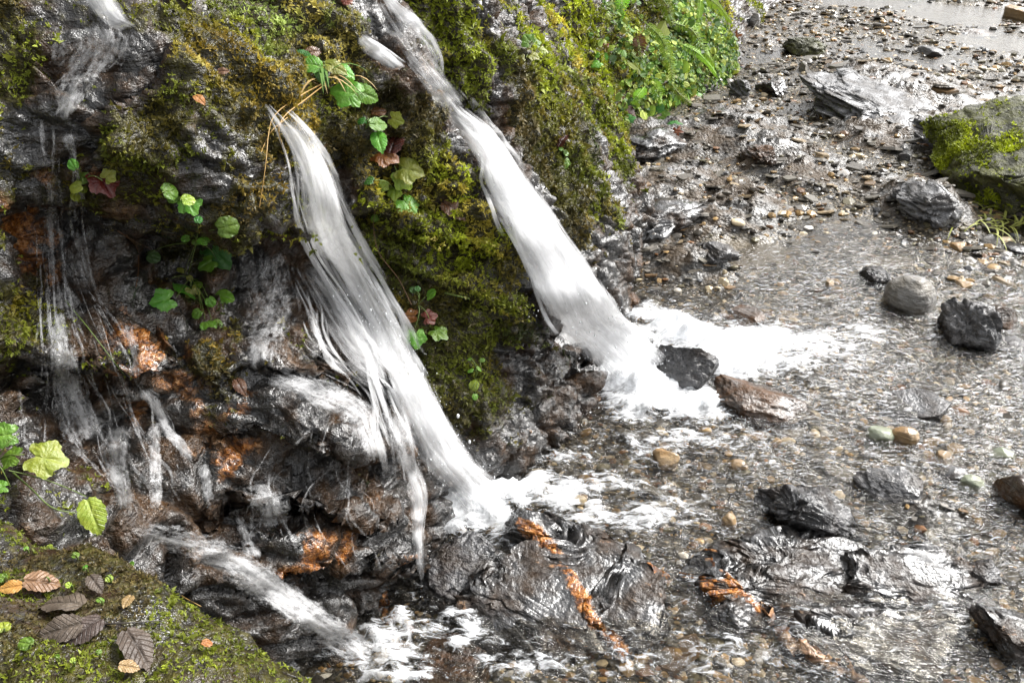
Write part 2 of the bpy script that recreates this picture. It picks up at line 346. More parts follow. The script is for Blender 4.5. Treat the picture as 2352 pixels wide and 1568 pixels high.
BARE = [(230, 120, 90), (120, 200, 70), (240, 200, 80), (300, 170, 50), (130, 300, 60), (60, 270, 60), (190, 290, 60), (420, 400, 55), (500, 420, 45), (440, 330, 30), (910, 100, 60), (960, 170, 50), (870, 60, 40), (1030, 230, 40), (1080, 290, 40), (1150, 300, 40), (1170, 380, 30), (1140, 40, 30), (1130, 190, 28), (60, 480, 70), (200, 520, 60), (260, 640, 70), (250, 740, 50), (150, 950, 90), (260, 900, 80), (330, 1000, 90), (420, 1120, 90), (620, 720, 70), (620, 600, 50), (650, 820, 60), (720, 940, 70), (650, 1050, 80), (740, 1180, 90), (860, 1290, 70), (600, 1200, 70), (850, 880, 40), (1350, 860, 60), (1290, 800, 40), (1200, 850, 40), (1290, 930, 50), (960, 1120, 70), (1370, 560, 30), (1450, 360, 30), (990, 470, 22), (1010, 500, 25), (230, 370, 40), (540, 400, 30), (900, 820, 30), (1060, 1030, 40), (1000, 620, 20), (1320, 580, 30)]
RUST = [(40, 520, 50, .9), (130, 560, 30, .8), (300, 760, 40, 1), (350, 810, 30, 1), (470, 850, 40, .8), (520, 1080, 40, 1), (560, 1030, 25, 1), (700, 1270, 40, 1), (640, 1330, 30, .9), (900, 1400, 35, .9), (240, 870, 30, .7), (400, 900, 40, .7), (540, 930, 30, .7), (180, 470, 30, .6), (790, 1250, 25, .7), (930, 1290, 25, .7), (470, 950, 30, .6), (320, 790, 50, 1.1), (330, 840, 30, 1), (70, 580, 35, 1), (60, 490, 40, .7), (20, 450, 40, .6), (100, 540, 30, .7), (540, 1050, 34, 1.1), (510, 1100, 20, .9), (690, 1290, 30, .9), (655, 1325, 20, .9), (890, 1390, 28, .9), (560, 890, 25, .7), (240, 415, 25, .6), (500, 870, 30, .6), (420, 800, 40, .5), (940, 1310, 22, .6), (150, 640, 30, .5), (330, 480, 25, .4), (300, 690, 30, .6), (790, 860, 16, .7), (1200, 980, 30, .35), (1440, 350, 30, .5), (90, 430, 40, .5), (550, 170, 20, .3), (300, 950, 30, .4), (780, 1400, 30, .4)]
bank_bvh0 = BVHTree.FromPolygons(fl.tolist(), grid_faces(*S.shape).tolist())
def cast0(px, py, bvh):
    h = bvh.ray_cast(Vector(CAM), Vector(ray(px, py)).normalized()); return None if h[0] is None else np.array(h[0])
ms_w = np.zeros(len(fl)); ms_c = np.zeros((len(fl), 3)); bare = np.zeros(len(fl)); rust = np.zeros(len(fl))
near_any = np.zeros(len(fl))
jit = fl + 0.035 * np.stack([fbm(fl * 14 + q * 3.1, 3, 0.6, 60 + q) for q in range(3)], 1)
def splat(px, py, r):
    c = cast0(px, py, bank_bvh0)
    if c is None: return None
    rm = r * dep(c) / FPX * 1.15
    d = np.linalg.norm(jit - c, axis=1); return np.exp(-(d / rm) ** 2 * 1.1)
for px, py, r, c, w in MOSS:
    g = splat(px, py, r)
    if g is None: continue
    ms_w += g * w; ms_c += (g * w)[:, None] * np.array(c); near_any = np.maximum(near_any, g)
for px, py, r in BARE:
    g = splat(px, py, r)
    if g is not None: bare = np.maximum(bare, g); near_any = np.maximum(near_any, g)
for px, py, r, w in RUST:
    g = splat(px, py, r)
    if g is not None: rust = np.maximum(rust, g * w)
dflt = (1 - np.clip(near_any * 1.6, 0, 1))
_q = fl - CAM; _z = np.clip(_q @ _f, 0.2, 50); _in = (np.abs(_q @ _r / _z) < 0.70) & (np.abs(_q @ _u / _z) < 0.47)
dn = sstep(-0.15, 0.35, fbm(fl * 2.2, 3, 0.5, 77)) * dflt * np.where(_in, 0.30 * sstep(0.3, 0.8, fl[:, 2]), 1.0)
ms_c += dn[:, None] * np.array(M_OL); ms_w += dn
moss_col = ms_c / (ms_w[:, None] + 1e-6)
moss = np.clip(ms_w * 1.15, 0, 1.2) * (1 - np.clip(bare * 1.15, 0, 1)) + 0.28 * fbm(fl * 22, 3, 0.6, 90)
moss = np.clip(moss, 0, 1)
moss *= sstep(0.02, 0.10, fl[:, 2] + 0.03 * fbm(fl * 8, 2, 0.5, 5))
rock_amt = 1 - 0.72 * moss
fin = fl + nl * (blk * rock_amt + soft * (0.30 + 0.95 * moss) + 0.006 * fbm(fl * 60, 3, 0.6, 31) * rock_amt)[:, None]
BANK = fin.reshape(P.shape); BANK_N = grid_normals(BANK); 
if BANK_N[..., 0].mean() < 0: BANK_N = -BANK_N
fq = grid_faces(*S.shape)
MAT_BANK = mat_wet_rock('wet_bank_rock', use_attr=True, film_amt=0.55, coat_fine=0.42, coat_ior=1.75)
me = mesh_np('rock_bank', fin, fq, MAT_BANK)
set_attr(me, 'rust', rust); set_attr(me, 'soil', np.clip(moss * 1.2, 0, 1))
print('bank tris', len(fq) * 2)
bank = tag(obj('rock_bank', me), 'steep mossy wet rock bank that the waterfalls run down', kind='structure')

# ------------------------------------------------------------------ stream bed: one sheet from under the camera to far upstream
def level(x, y): return 0.012 * np.maximum(y - 2.6, 0) + 0.05 * np.maximum(y - 9, 0)
LEDGE = [(1520, 340, 120, 34, .05), (1500, 470, 130, 60, .06), (1640, 540, 110, 40, .05), (1560, 420, 90, 40, .03), (1480, 560, 70, 40, .06), (1580, 610, 90, 34, .05), (2050, 240, 140, 60, .07), (2120, 480, 90, 40, .05), (1720, 330, 120, 60, .03), (2000, 320, 80, 40, .03), (1700, 470, 80, 50, .03), (2140, 1170, 90, 40, .03)]
def ledge_field(x, y):
    o = np.zeros_like(x); h = np.zeros_like(x)
    for px, py, rx, ry, up in LEDGE:
        c = at_z(px, py); a = at_z(px + rx, py); b = at_z(px, py - ry)
        ra = abs(a[0] - c[0]); rb = abs(b[1] - c[1])
        g = np.exp(-(((x - c[0]) / ra) ** 2 + ((y - c[1]) / rb) ** 2)); o = np.maximum(o, g); h = np.maximum(h, up * g)
    return o, h
SAND = [(2200, 45, 160, 26, .030), (2310, 110, 110, 30, .03), (1730, 580, 120, 30, .014), (1980, 15, 120, 20, .02), (2050, 590, 60, 14, .01)]
def sand_field(x, y):
    o = np.zeros_like(x); h = np.zeros_like(x)
    for px, py, rx, ry, dn in SAND:
        c = at_z(px, py); ra = abs(at_z(px + rx, py)[0] - c[0]); rb = abs(at_z(px, py + ry)[1] - c[1]) * 1.1
        g = np.exp(-((((x - c[0]) / ra) ** 2 + ((y - c[1]) / rb) ** 2)) ** 2); o = np.maximum(o, g); h = np.maximum(h, dn * g)
    return o, h
def bed_z(x, y, fine=True):
    p = np.stack([x, y, np.zeros_like(x)], -1)
    z = level(x, y) + 0.022 * fbm(p * 1.7, 3, 0.5, 101) + 0.012 * fbm(p * 5, 3, 0.5, 102)
    pool = 1 - sstep(2.45, 3.2, y + 0.25 * fbm(p * 1.1, 2, 0.5, 108)); z -= 0.040 * pool
    led, up = ledge_field(x, y); sand, dn = sand_field(x, y); z += up; z = z * (1 - 0.6 * sand) + 0.6 * sand * level(x, y) - dn; led = led * (1 - sand)
    led = np.clip(led * 1.7 + 0.35 * sstep(0.1, 0.5, fbm(p * 1.4, 2, 0.5, 103)), 0, 1) * (1 - sand)
    if fine:
        # tilted slate beds breaking out as saw-tooth steps that run across the stream
        q = (y * 0.97 - x * 0.20) * 6 + 1.3 * fbm(p * np.array([1.6, 4, 1]), 4, 0.55, 104)
        saw = q - np.floor(q); saw = np.where(saw < 0.82, saw / 0.82, (1 - saw) / 0.18)
        q2 = (y * 0.95 - x * 0.28) * 31 + 2.0 * fbm(p * np.array([3, 9, 1]), 4, 0.55, 105)
        s2 = q2 - np.floor(q2); s2 = np.where(s2 < 0.8, s2 / 0.8, (1 - s2) / 0.2)
        z += led * (0.050 * saw + 0.016 * s2 + 0.007 * fbm(p * np.array([5, 22, 1]), 4, 0.6, 106))
        z += 0.006 * (1 - 0.7 * sand) * fbm(p * 22, 3, 0.6, 107)
    return z, led
ys = np.concatenate([np.arange(-1.5, 0.5, 0.05), spaced(0.5, 13, lambda y: 0.0050 * max(y, 0.9)), spaced(13.1, 60, lambda y: y * 0.05)])
us = np.concatenate([np.linspace(-1.6, -0.62, 12), np.linspace(-0.60, 1.15, 330), np.linspace(1.2, 3.0, 14)])
U, Y = np.meshgrid(us, ys, indexing='ij'); X = U * (0.75 + 0.66 * np.maximum(Y, 0)) + 0.12 * Y
Z, LED = bed_z(X.ravel(), Y.ravel())
bedV = np.stack([X.ravel(), Y.ravel(), Z], 1); bedF = grid_faces(*X.shape)
BEDB = BVHTree.FromPolygons(bedV.tolist(), bedF.tolist())
BANKB = BVHTree.FromPolygons(fin.tolist(), fq.tolist())

def mat_bed():
    m, nt, out = new_mat('stream_bed_gravel'); g = N(nt); P = g.pos()
    v = g.node('ShaderNodeTexVoronoi'); v.inputs['Scale'].default_value = 62; g.lk(g.mapv(P, (1, 1.6, 1)), v.inputs['Vector'])
    pc = g.ramp(v.outputs['Color'], [(0.0, (0.022, 0.022, 0.022)), (0.3, (0.075, 0.068, 0.055)), (0.55, (0.15, 0.12, 0.072)), (0.75, (0.28, 0.195, 0.09)), (0.92, (0.45, 0.40, 0.31))])
    grit = g.noise(P, 230, 3, 0.7)
    c = g.mix(g.ramp(v.outputs['Distance'], [(0.25, 0), (0.55, 1)]), pc, (0.035, 0.031, 0.024))
    c = g.mix(g.ramp(grit, [(0.45, 0.0), (0.75, 0.5)]), c, (0.21, 0.165, 0.10))
    c = g.mix(g.ramp(g.math('ADD', g.attr('sand'), g.math('MULTIPLY', g.math('SUBTRACT', grit, 0.5), 0.8)), [(0.35, 0), (0.6, 0.9)]), c, g.mix(grit, (0.10, 0.085, 0.06), (0.26, 0.22, 0.165)))
    st = g.mapv(P, (9, 30, 46), (0, 0, R(13)))
    n1 = g.noise(st, 1.0, 4, 0.65, 0.6)
    slate = g.ramp(n1, [(0.3, (0.014, 0.013, 0.012)), (0.5, (0.065, 0.060, 0.052)), (0.68, (0.17, 0.16, 0.145))])
    big = g.noise(P, 7, 3, 0.65); slate = g.mix(g.ramp(big, [(0.42, 0.55), (0.56, 0.0)]), slate, (0.12, 0.080, 0.044))
    lf = g.ramp(g.math('ADD', g.attr('ledge'), g.math('MULTIPLY', g.math('SUBTRACT', grit, 0.5), 0.6)), [(0.34, 0), (0.5, 1)])
    c = g.mix(lf, c, slate)
    h = g.math('ADD', g.math('MULTIPLY', n1, 0.8), g.math('ADD', g.math('MULTIPLY', grit, 0.25), g.math('MULTIPLY', v.outputs['Distance'], -0.6)))
    b = g.bump(h, 1.0, 0.016); b2 = g.bump(h, 0.45, 0.014)
    bs = g.bsdf(Base_Color=c, Roughness=0.4, Specular_IOR_Level=0.12, Normal=b, Coat_Weight=g.ramp(big, [(0.38, 0.10), (0.58, 0.85)]), Coat_Roughness=0.07, Coat_IOR=1.5, Coat_Normal=b2)
    g.lk(bs.outputs[0], out.inputs[0]); return m
MAT_BED = mat_bed()
me = mesh_np('stream_bed', bedV, bedF, MAT_BED); set_attr(me, 'ledge', LED); set_attr(me, 'sand', sand_field(bedV[:, 0], bedV[:, 1])[0])
tag(obj('stream_bed', me), 'wet gravel and slate stream bed running away upstream', kind='structure')
# ------------------------------------------------------------------ rocks
import bmesh
_ico = {}
def ico(n):
    if n not in _ico:
        bm = bmesh.new(); bmesh.ops.create_icosphere(bm, subdivisions=n, radius=1.0)
        _ico[n] = (np.array([v.co[:] for v in bm.verts]), np.array([[v.index for v in f.verts] for f in bm.faces])); bm.free()
    return _ico[n]
def rock_verts(sub, size, seed, cuts=14, blocky=0.75, strata=0.0, layers=9, dip=(0.2, -0.35, 1), fine=0.03, lump=0.12, crack=None, top=None):
    V, F = ico(sub); rg = np.random.default_rng(seed)
    p = np.sign(V) * np.abs(V) ** blocky
    p += V * (lump * fbm(V * 1.6 + seed * 3.3, 3, 0.5, seed))[:, None]
    for k in range(cuts):
        n = rg.normal(size=3); n /= np.linalg.norm(n); o = rg.uniform(0.55, 0.92)
        q = p @ n - o; p = p - n * np.maximum(q, 0)[:, None]
    size = np.asarray(size, float)
    if top is not None:
        n = np.array([rg.normal(0, .10), rg.normal(-.08, .08), 1.0]); n /= np.linalg.norm(n); q = p @ n - top; p = p - n * (np.maximum(q, 0) * 0.93)[:, None]
    if strata:
        b = np.array(dip, float); b /= np.linalg.norm(b)
        wp = p + 0.10 * np.stack([fbm(p * 3 + 11 * q, 3, 0.5, seed + q) for q in range(3)], 1)
        w = wp @ b * layers; lay = np.floor(w); fr = w - lay; zz = np.zeros(len(w), np.int64)
        hsh = _hash(lay.astype(np.int64), zz, zz, seed).astype(float) / 4294967295.0
        rad = V - np.outer(V @ b, b)
        p = p + rad * (1.5 * strata * (hsh - 0.6) - strata * 0.6 * np.exp(-(np.minimum(fr, 1 - fr) / 0.10) ** 2))[:, None]
        # cross fractures: broken blocks pushed in and out, with open joints
        t1 = np.cross(b, [0.3, 1, 0.2]); t1 /= np.linalg.norm(t1); t2 = np.cross(b, t1)
        cc = np.stack([wp @ t1 * 1.7, wp @ t2 * 2.6, lay * 3.7], 1); d1, d2, cid = voro(cc, seed + 3)
        p = p * (1 + strata * 1.1 * (cid - 0.55) - strata * 0.9 * np.exp(-((d2 - d1) / 0.07) ** 2))[:, None]
        p = p + np.outer(strata * 0.30 * fbm(p * np.array([5, 5, 12]) + 2, 4, 0.62, seed + 4), b)
    p = p + V * (fine * fbm(p * 6 + seed, 4, 0.6, seed + 2))[:, None]
    return p * (size / 2), F
ROCKM = {
    'slate': mat_wet_rock('wet_dark_slate', use_attr=True, dark=(0.007, 0.007, 0.008), light=(0.05, 0.049, 0.05), film=(0.06, 0.033, 0.014), coat_ior=2.0, bump=0.65, film_amt=0.5, dry=0.40, coat_fine=0.38),
    'black': mat_wet_rock('wet_black_rock', (0.006, 0.006, 0.007), (0.075, 0.075, 0.08), (0.05, 0.028, 0.012), 0.4, coat_fine=0.45, coat_ior=1.65),
    'brown': mat_wet_rock('wet_brown_rock', (0.022, 0.013, 0.008), (0.085, 0.045, 0.02), (0.14, 0.06, 0.018), 0.6, coat_ior=1.65),
    'grey': mat_wet_rock('pale_grey_stone', (0.11, 0.105, 0.095), (0.32, 0.31, 0.29), (0.2, 0.16, 0.10), 0.35, coat_ior=1.65, rough=0.5, bump=0.6),
    'tan': mat_wet_rock('tan_cobble', (0.20, 0.12, 0.05), (0.42, 0.30, 0.16), (0.30, 0.15, 0.04), 0.5, coat_ior=1.65, bump=0.45),
    'green': mat_wet_rock('greenish_cobble', (0.14, 0.16, 0.10), (0.30, 0.33, 0.24), (0.2, 0.2, 0.1), 0.3, coat_ior=1.65, bump=0.4),
    'rust': mat_wet_rock('rusty_quartz', (0.10, 0.03, 0.008), (0.62, 0.40, 0.22), (0.40, 0.12, 0.015), 0.8, coat_ior=1.65, bump=1.0),
    'olive': mat_wet_rock('olive_schist', coat_w=0.25, dark=(0.04, 0.042, 0.022), light=(0.13, 0.128, 0.08), film=(0.12, 0.125, 0.03), film_amt=0.85, coat_ior=1.65, rough=0.45),
    'pale': mat_wet_rock('pale_slate', (0.03, 0.03, 0.032), (0.19, 0.19, 0.195), (0.12, 0.09, 0.06), 0.3, coat_ior=1.65),
}
ROCK_OBJS = {}
def rock(name, label, px, py, wpx, depth, height, matk, seed, yaw=0, tilt=(0, 0), sink=0.3, sub=5, cat='rock', group=None, z=None, key=None, **kw):
    """px,py: where its middle meets the ground in the picture; wpx: its width in the picture"""
    if z is None:
        hb = BEDB.ray_cast(Vector(CAM), Vector(ray(px, py)).normalized()); z = max(-0.02, hb[0].z - 0.01) if hb[0] is not None else -0.02
    c = at_z(px, py, z); w = wpx * dep(c) / FPX
    V, F = rock_verts(sub, (w, depth, height), seed, **kw)
    Mr = np.array(Matrix.Rotation(R(yaw), 3, 'Z') @ Matrix.Rotation(R(tilt[0]), 3, 'X') @ Matrix.Rotation(R(tilt[1]), 3, 'Y'))
    V = V @ Mr.T
    me = mesh_np(name, V, F, ROCKM[matk]); o = obj(name, me, loc=(c[0], c[1], c[2] + height * (0.5 - sink)))
    tag(o, label, cat, group)
    ROCK_OBJS[key or label] = (o, V + np.array(o.location), F, w); return o
# the mossy boulder in the lower left corner, close to the camera
V, F = rock_verts(6, (1, 1, 1), 5, cuts=3, blocky=0.92, fine=0.02, lump=0.06)
bV = V * 2 * np.array([0.52, 0.49, 0.66]); bV = bV + 0.016 * (V / (np.linalg.norm(V, axis=1, keepdims=True))) * fbm(bV * 14, 4, 0.55, 301)[:, None] + np.array([-0.56, 0.40, 0.09])
ROCKM['near'] = MAT_BANK
me = mesh_np('mossy_boulder', bV, F, MAT_BANK)
bmoss = np.clip(0.75 + 0.5 * fbm(bV * 7, 3, 0.5, 303), 0, 1)
set_attr(me, 'rust', np.zeros(len(bV))); set_attr(me, 'soil', bmoss)
boulder = tag(obj('mossy_boulder', me), 'big moss covered boulder in the lower left corner below the trickles', 'boulder')
BOULB = BVHTree.FromPolygons(bV.tolist(), F.tolist()); BOUL = (bV, F)

# dark rocks and slabs standing in the stream
rock('stream_rock', 'black striped rock standing in the white foam at the foot of the wide waterfall', 1572, 872, 150, 0.17, 0.19, 'black', 11, yaw=-20, sink=0.30, strata=0.05, layers=9, dip=(0.8, 0.3, 0.6), blocky=1, cuts=5)
rock('stream_rock', 'flat dark brown slab awash beside the foam, right of the black striped rock', 1760, 935, 250, 0.22, 0.09, 'brown', 12, yaw=-24, tilt=(4, 6), sink=0.42, strata=0.06)
rock('stream_rock', 'large slate outcrop in the foreground below the middle waterfall, streaked with sky reflections', 1225, 1385, 470, 0.36, 0.16, 'slate', 43, yaw=-24, tilt=(7, 8), sink=0.47, top=0.28, sub=6, strata=0.11, layers=9, blocky=0.5, dip=(0.25, -0.45, 1), cuts=16, lump=0.04, fine=0.018)
rock('stream_rock', 'rough black block at the left end of the foreground outcrop, under the thin strand', 1040, 1335, 190, 0.22, 0.13, 'black', 61, yaw=-40, tilt=(6, 8), sink=0.42, top=0.4, strata=0.14, layers=8, blocky=0.6)
rock('stream_rock', 'dark wet slab with a pointed end lying right of the rusty vein', 1450, 1395, 260, 0.28, 0.10, 'slate', 27, yaw=-40, tilt=(8, 8), sink=0.42, top=0.3, strata=0.16, layers=6, blocky=0.55)
rock('stream_rock', 'humped dark rock beside the splash of the middle waterfall', 1215, 1230, 190, 0.13, 0.13, 'slate', 19, yaw=-28, sink=0.35, strata=0.12, layers=7, tilt=(6, 10), blocky=0.6)
rock('stream_rock', 'long brown tinged slab sloping right from the humped rock', 1380, 1290, 300, 0.16, 0.11, 'slate', 62, yaw=-32, tilt=(8, 9), sink=0.44, top=0.3, strata=0.16, layers=7, blocky=0.5)
rock('stream_rock', 'jagged black rock of broken layers in mid stream', 1850, 1190, 270, 0.16, 0.15, 'black', 31, yaw=-20, tilt=(10, 12), sink=0.30, strata=0.16, layers=8, blocky=0.6)
rock('stream_rock', 'pale topped glistening rock right of the jagged black rock', 2050, 1135, 165, 0.12, 0.09, 'pale', 32, yaw=-8, sink=0.35, strata=0.08)
rock('stream_rock', 'long layered slate ledge lying across the lower right stream', 1800, 1330, 440, 0.26, 0.12, 'slate', 33, yaw=-14, tilt=(9, 7), sink=0.42, top=0.32, sub=6, strata=0.15, layers=11, blocky=0.6, dip=(0.1, -0.5, 1))
rock('stream_rock', 'broken right end of the layered ledge with an orange stained tip', 2110, 1345, 330, 0.18, 0.10, 'slate', 34, yaw=-10, tilt=(8, 4), sink=0.42, top=0.32, strata=0.15, layers=8, blocky=0.6, dip=(0.1, -0.5, 1))
rock('stream_rock', 'low greenish black rock left of the orange stone band', 1680, 1425, 160, 0.10, 0.07, 'slate', 35, yaw=-6, sink=0.35, strata=0.1)
rock('stream_rock', 'reddish brown stone awash at the bottom edge', 1025, 1535, 190, 0.15, 0.07, 'brown', 36, yaw=-35, sink=0.52, top=0.4)
rock('stream_rock', 'dark wet slab under rippling water near the bottom right', 2050, 1480, 400, 0.26, 0.07, 'slate', 37, yaw=-18, tilt=(8, 6), sink=0.56, top=0.3, strata=0.10, layers=7, cuts=16, blocky=0.55, sub=6)
rock('stream_rock', 'slate rock with white glints in the bottom right corner', 2320, 1470, 190, 0.16, 0.11, 'slate', 38, yaw=-38, sink=0.35, strata=0.12)
rock('stream_rock', 'rust brown rock cut off by the right edge', 2365, 1160, 150, 0.20, 0.14, 'brown', 39, yaw=20, sink=0.3)
rock('stream_rock', 'small dark wedge rock beside the layered ledge', 2250, 1330, 110, 0.08, 0.06, 'black', 40, yaw=-25, sink=0.3, strata=0.1)
rock('stream_rock', 'triangular dark rock under the water below the greenish cobble', 2110, 940, 170, 0.16, 0.07, 'black', 41, yaw=-40, sink=0.5)
rock('stream_rock', 'striped grey and rust rock with a jagged peak by the right edge', 2215, 775, 130, 0.22, 0.24, 'pale', 42, yaw=-20, sink=0.28, strata=0.14, layers=7, dip=(1, 0.2, 0.6))
rock('stream_rock', 'dark brown rock behind the striped jagged rock', 2285, 745, 90, 0.14, 0.12, 'brown', 143, yaw=10, sink=0.3)
rock('stream_rock', 'rounded pale grey stone in the shallows, the biggest round stone', 2085, 700, 105, 0.17, 0.15, 'grey', 44, cuts=2, blocky=1, sink=0.28, cat='stone', lump=0.08, fine=0.015)
rock('stream_rock', 'flat dark blue grey stone near the right edge below the jagged striped rock', 2320, 795, 90, 0.10, 0.04, 'black', 45, sink=0.4, blocky=1)
rock('cobble', 'round tan cobble lying in clear water beside a greenish one', 2075, 1012, 62, 0.062, 0.058, 'tan', 46, cuts=4, blocky=1, sink=0.25, sub=4, cat='cobble', lump=0.07, fine=0.012)
rock('cobble', 'pale greenish cobble beside the round tan cobble', 2020, 1006, 62, 0.07, 0.05, 'green', 47, cuts=4, blocky=1, sink=0.3, sub=4, cat='cobble', lump=0.07, fine=0.012)
rock('cobble', 'orange brown cobble right of the middle waterfall splash', 1527, 1062, 66, 0.07, 0.06, 'tan', 48, cuts=6, blocky=1, sink=0.25, sub=4, cat='cobble')
rock('cobble', 'tan cobble under water below the brown slab', 1695, 1075, 46, 0.05, 0.035, 'tan', 49, cuts=4, blocky=1, sink=0.3, sub=4, cat='cobble', fine=0.012)
rock('cobble', 'small orange cobble left of the jagged black rock', 1675, 1205, 40, 0.04, 0.04, 'tan', 50, cuts=4, blocky=1, sink=0.25, sub=4, cat='cobble')
rock('cobble', 'flat greenish cobble right of the glistening rock', 2230, 1115, 62, 0.06, 0.04, 'green', 51, cuts=4, blocky=1, sink=0.35, sub=4, cat='cobble', fine=0.012)
rock('cobble', 'pinkish tan cobble two stones right of the round tan cobble', 2165, 1055, 50, 0.05, 0.04, 'tan', 52, cuts=4, blocky=1, sink=0.35, sub=4, cat='cobble', fine=0.012)
rock('cobble', 'dark slate cobble above the flat greenish cobble', 2190, 1095, 70, 0.06, 0.04, 'slate', 53, cuts=4, blocky=1, sink=0.35, sub=4, cat='cobble', fine=0.012)
rock('cobble', 'pale round cobble at the right edge above the tan ones', 2300, 1050, 55, 0.05, 0.04, 'green', 54, cuts=4, blocky=1, sink=0.35, sub=4, cat='cobble', fine=0.012)
rock('cobble', 'brown stone poking out behind the foam pool', 1730, 735, 90, 0.14, 0.07, 'brown', 55, sink=0.4)
rock('cobble', 'reddish stone beside the wide fall, at the edge of the foam', 1440, 695, 70, 0.12, 0.08, 'brown', 56, sink=0.4)
# bands of rusty quartz
def band(name, label, pts, width, matk, seed, lift=0.02):
    C = [];
    for px, py in pts:
        best = None
        for o, RV, RF, w in ROCK_OBJS.values():
            pass
        q = CASTALL(px, py); C.append(q + np.array([0, -0.002, 0.006]))
    C = catmull(C, 60); n = len(C); rr = width * (0.55 + 0.45 * np.sin(np.linspace(0.15, 2.9, n))) * (1 + 0.5 * fbm(np.stack([np.arange(n) * 0.35, np.zeros(n), np.full(n, seed)], 1), 3, 0.6, seed))
    V, F = tube(C, np.maximum(rr, 0.004), 14)
    V = np.repeat(C, 14, axis=0) + (V - np.repeat(C, 14, axis=0)) * np.array([1.3, 1.3, 0.3])
    V = V + 0.8 * width * np.stack([fbm(V * 60 + q, 3, 0.6, seed + q) for q in range(3)], 1)
    me = mesh_np(name, V, F, ROCKM[matk]); return tag(obj(name, me), label, 'rock')
_allV = []; _allF = []; _n = 0
for o, RV, RF, w in ROCK_OBJS.values():
    _allV.append(RV); _allF.append(RF + _n); _n += len(RV)
ROCKB = BVHTree.FromPolygons(np.vstack(_allV).tolist(), np.vstack(_allF).tolist())
def CAST(px, py, bvhs):
    best = None; d = Vector(ray(px, py)); L = d.length; d.normalize()
    for b in bvhs:
        h = b.ray_cast(Vector(CAM), d)
        if h[0] is not None and (best is None or h[3] < best[3]): best = h
    return best
def CASTALL(px, py): return np.array(CAST(px, py, (BANKB, BEDB, BOULB, ROCKB))[0])
def CASTN(px, py):
    h = CAST(px, py, (BANKB, BEDB, BOULB, ROCKB)); n = np.array(h[1]); d = ray(px, py)
    return np.array(h[0]), (n if n @ d < 0 else -n)
band('quartz_vein', 'bright orange stone band at the bottom edge below the layered ledge', [(1760, 1395), (1785, 1440), (1840, 1490), (1900, 1525), (1960, 1550), (1990, 1590)], 0.014, 'rust', 72)
# rusty quartz veins that run through the slate itself, standing a little proud of it
VEINS = [([(1195, 1205), (1262, 1250), (1300, 1310), (1345, 1380), (1395, 1450), (1440, 1515)], 0.011), ([(1500, 1300), (1550, 1330), (1600, 1345), (1640, 1370)], 0.008), ([(1590, 1240), (1640, 1300), (1740, 1390)], 0.006)]
VEINS = [(catmull([CASTALL(*q) for q in pts], 80), w) for pts, w in VEINS]
for o, RV, RF, _w in ROCK_OBJS.values():
    if o.data.materials[0].name != 'wet_dark_slate': continue
    ru = np.zeros(len(RV)); jj = RV + 0.010 * np.stack([fbm(RV * 30 + 5 * q, 3, 0.6, 610 + q) for q in range(3)], 1)
    for C, w in VEINS:
        dd = np.min(np.linalg.norm(jj[:, None, :2] - C[None, ::2, :2], axis=2), axis=1); wn_ = w * (1 + 0.6 * fbm(RV * 14, 2, 0.5, 615)); ru = np.maximum(ru, 1.25 * np.exp(-(dd / np.maximum(wn_, 0.002)) ** 2))
    set_attr(o.data, 'rust', ru)
    co = np.array([v.co[:] for v in o.data.vertices]); co[:, 2] += 0.004 * np.clip(ru, 0, 1); o.data.vertices.foreach_set('co', co.astype(np.float32).ravel()); o.data.update()

# upstream: the mossy boulder on the right and outcrops of pale slate
rock('mossy_outcrop', 'large olive boulder draped with moss at the right edge', 2330, 430, 470, 1.35, 0.66, 'olive', 81, yaw=-24, tilt=(6, -14), sink=0.33, sub=6, strata=0.06, layers=7, blocky=0.7, top=0.45, key='right_boulder', cat='boulder')
rock('slate_outcrop', 'cracked pale slate outcrop left of the big olive boulder', 2030, 255, 300, 0.95, 0.20, 'pale', 82, yaw=16, tilt=(8, 3), sink=0.45, top=0.35, sub=6, strata=0.12, layers=9, blocky=0.6)
rock('slate_outcrop', 'tilted slate block below the pale cracked outcrop, touching the olive boulder', 2150, 315, 150, 0.5, 0.2, 'pale', 83, yaw=20, tilt=(6, -10), sink=0.4, strata=0.12, blocky=0.6)
rock('slate_outcrop', 'striped slate block under the olive boulder', 2120, 490, 130, 0.30, 0.16, 'pale', 84, yaw=20, tilt=(0, -12), sink=0.35, strata=0.14, layers=9, blocky=0.6)
rock('slate_outcrop', 'thin white slate flakes left of the striped block', 2080, 450, 90, 0.14, 0.05, 'pale', 85, yaw=8, sink=0.35, strata=0.14)
rock('slate_outcrop', 'flat pale slate slab close to the foot of the mossy nose', 1640, 585, 110, 0.22, 0.08, 'pale', 86, yaw=8, sink=0.4, strata=0.12)
rock('slate_outcrop', 'crumbling slate ledge beyond the end of the mossy nose', 1500, 350, 190, 0.32, 0.16, 'slate', 87, yaw=6, sink=0.35, strata=0.14, layers=9, blocky=0.6)
rock('slate_outcrop', 'dark flaky slate ledge right of the mossy nose', 1520, 505, 230, 0.30, 0.13, 'slate', 88, yaw=10, tilt=(6, -5), sink=0.4, strata=0.15, layers=10, blocky=0.6)
rock('slate_outcrop', 'glossy wet slate at the foot of the nose beside the wide fall', 1420, 560, 110, 0.26, 0.16, 'slate', 89, yaw=20, sink=0.35, strata=0.12)
rock('slate_outcrop', 'brown crumbly slate plate in the middle of the gravel', 1745, 360, 90, 0.26, 0.09, 'brown', 90, yaw=18, sink=0.35, strata=0.14)
rock('stone', 'brown angular stone on the gravel near the top', 1845, 122, 90, 0.32, 0.20, 'olive', 91, yaw=20, sink=0.3, strata=0.1, cat='stone')
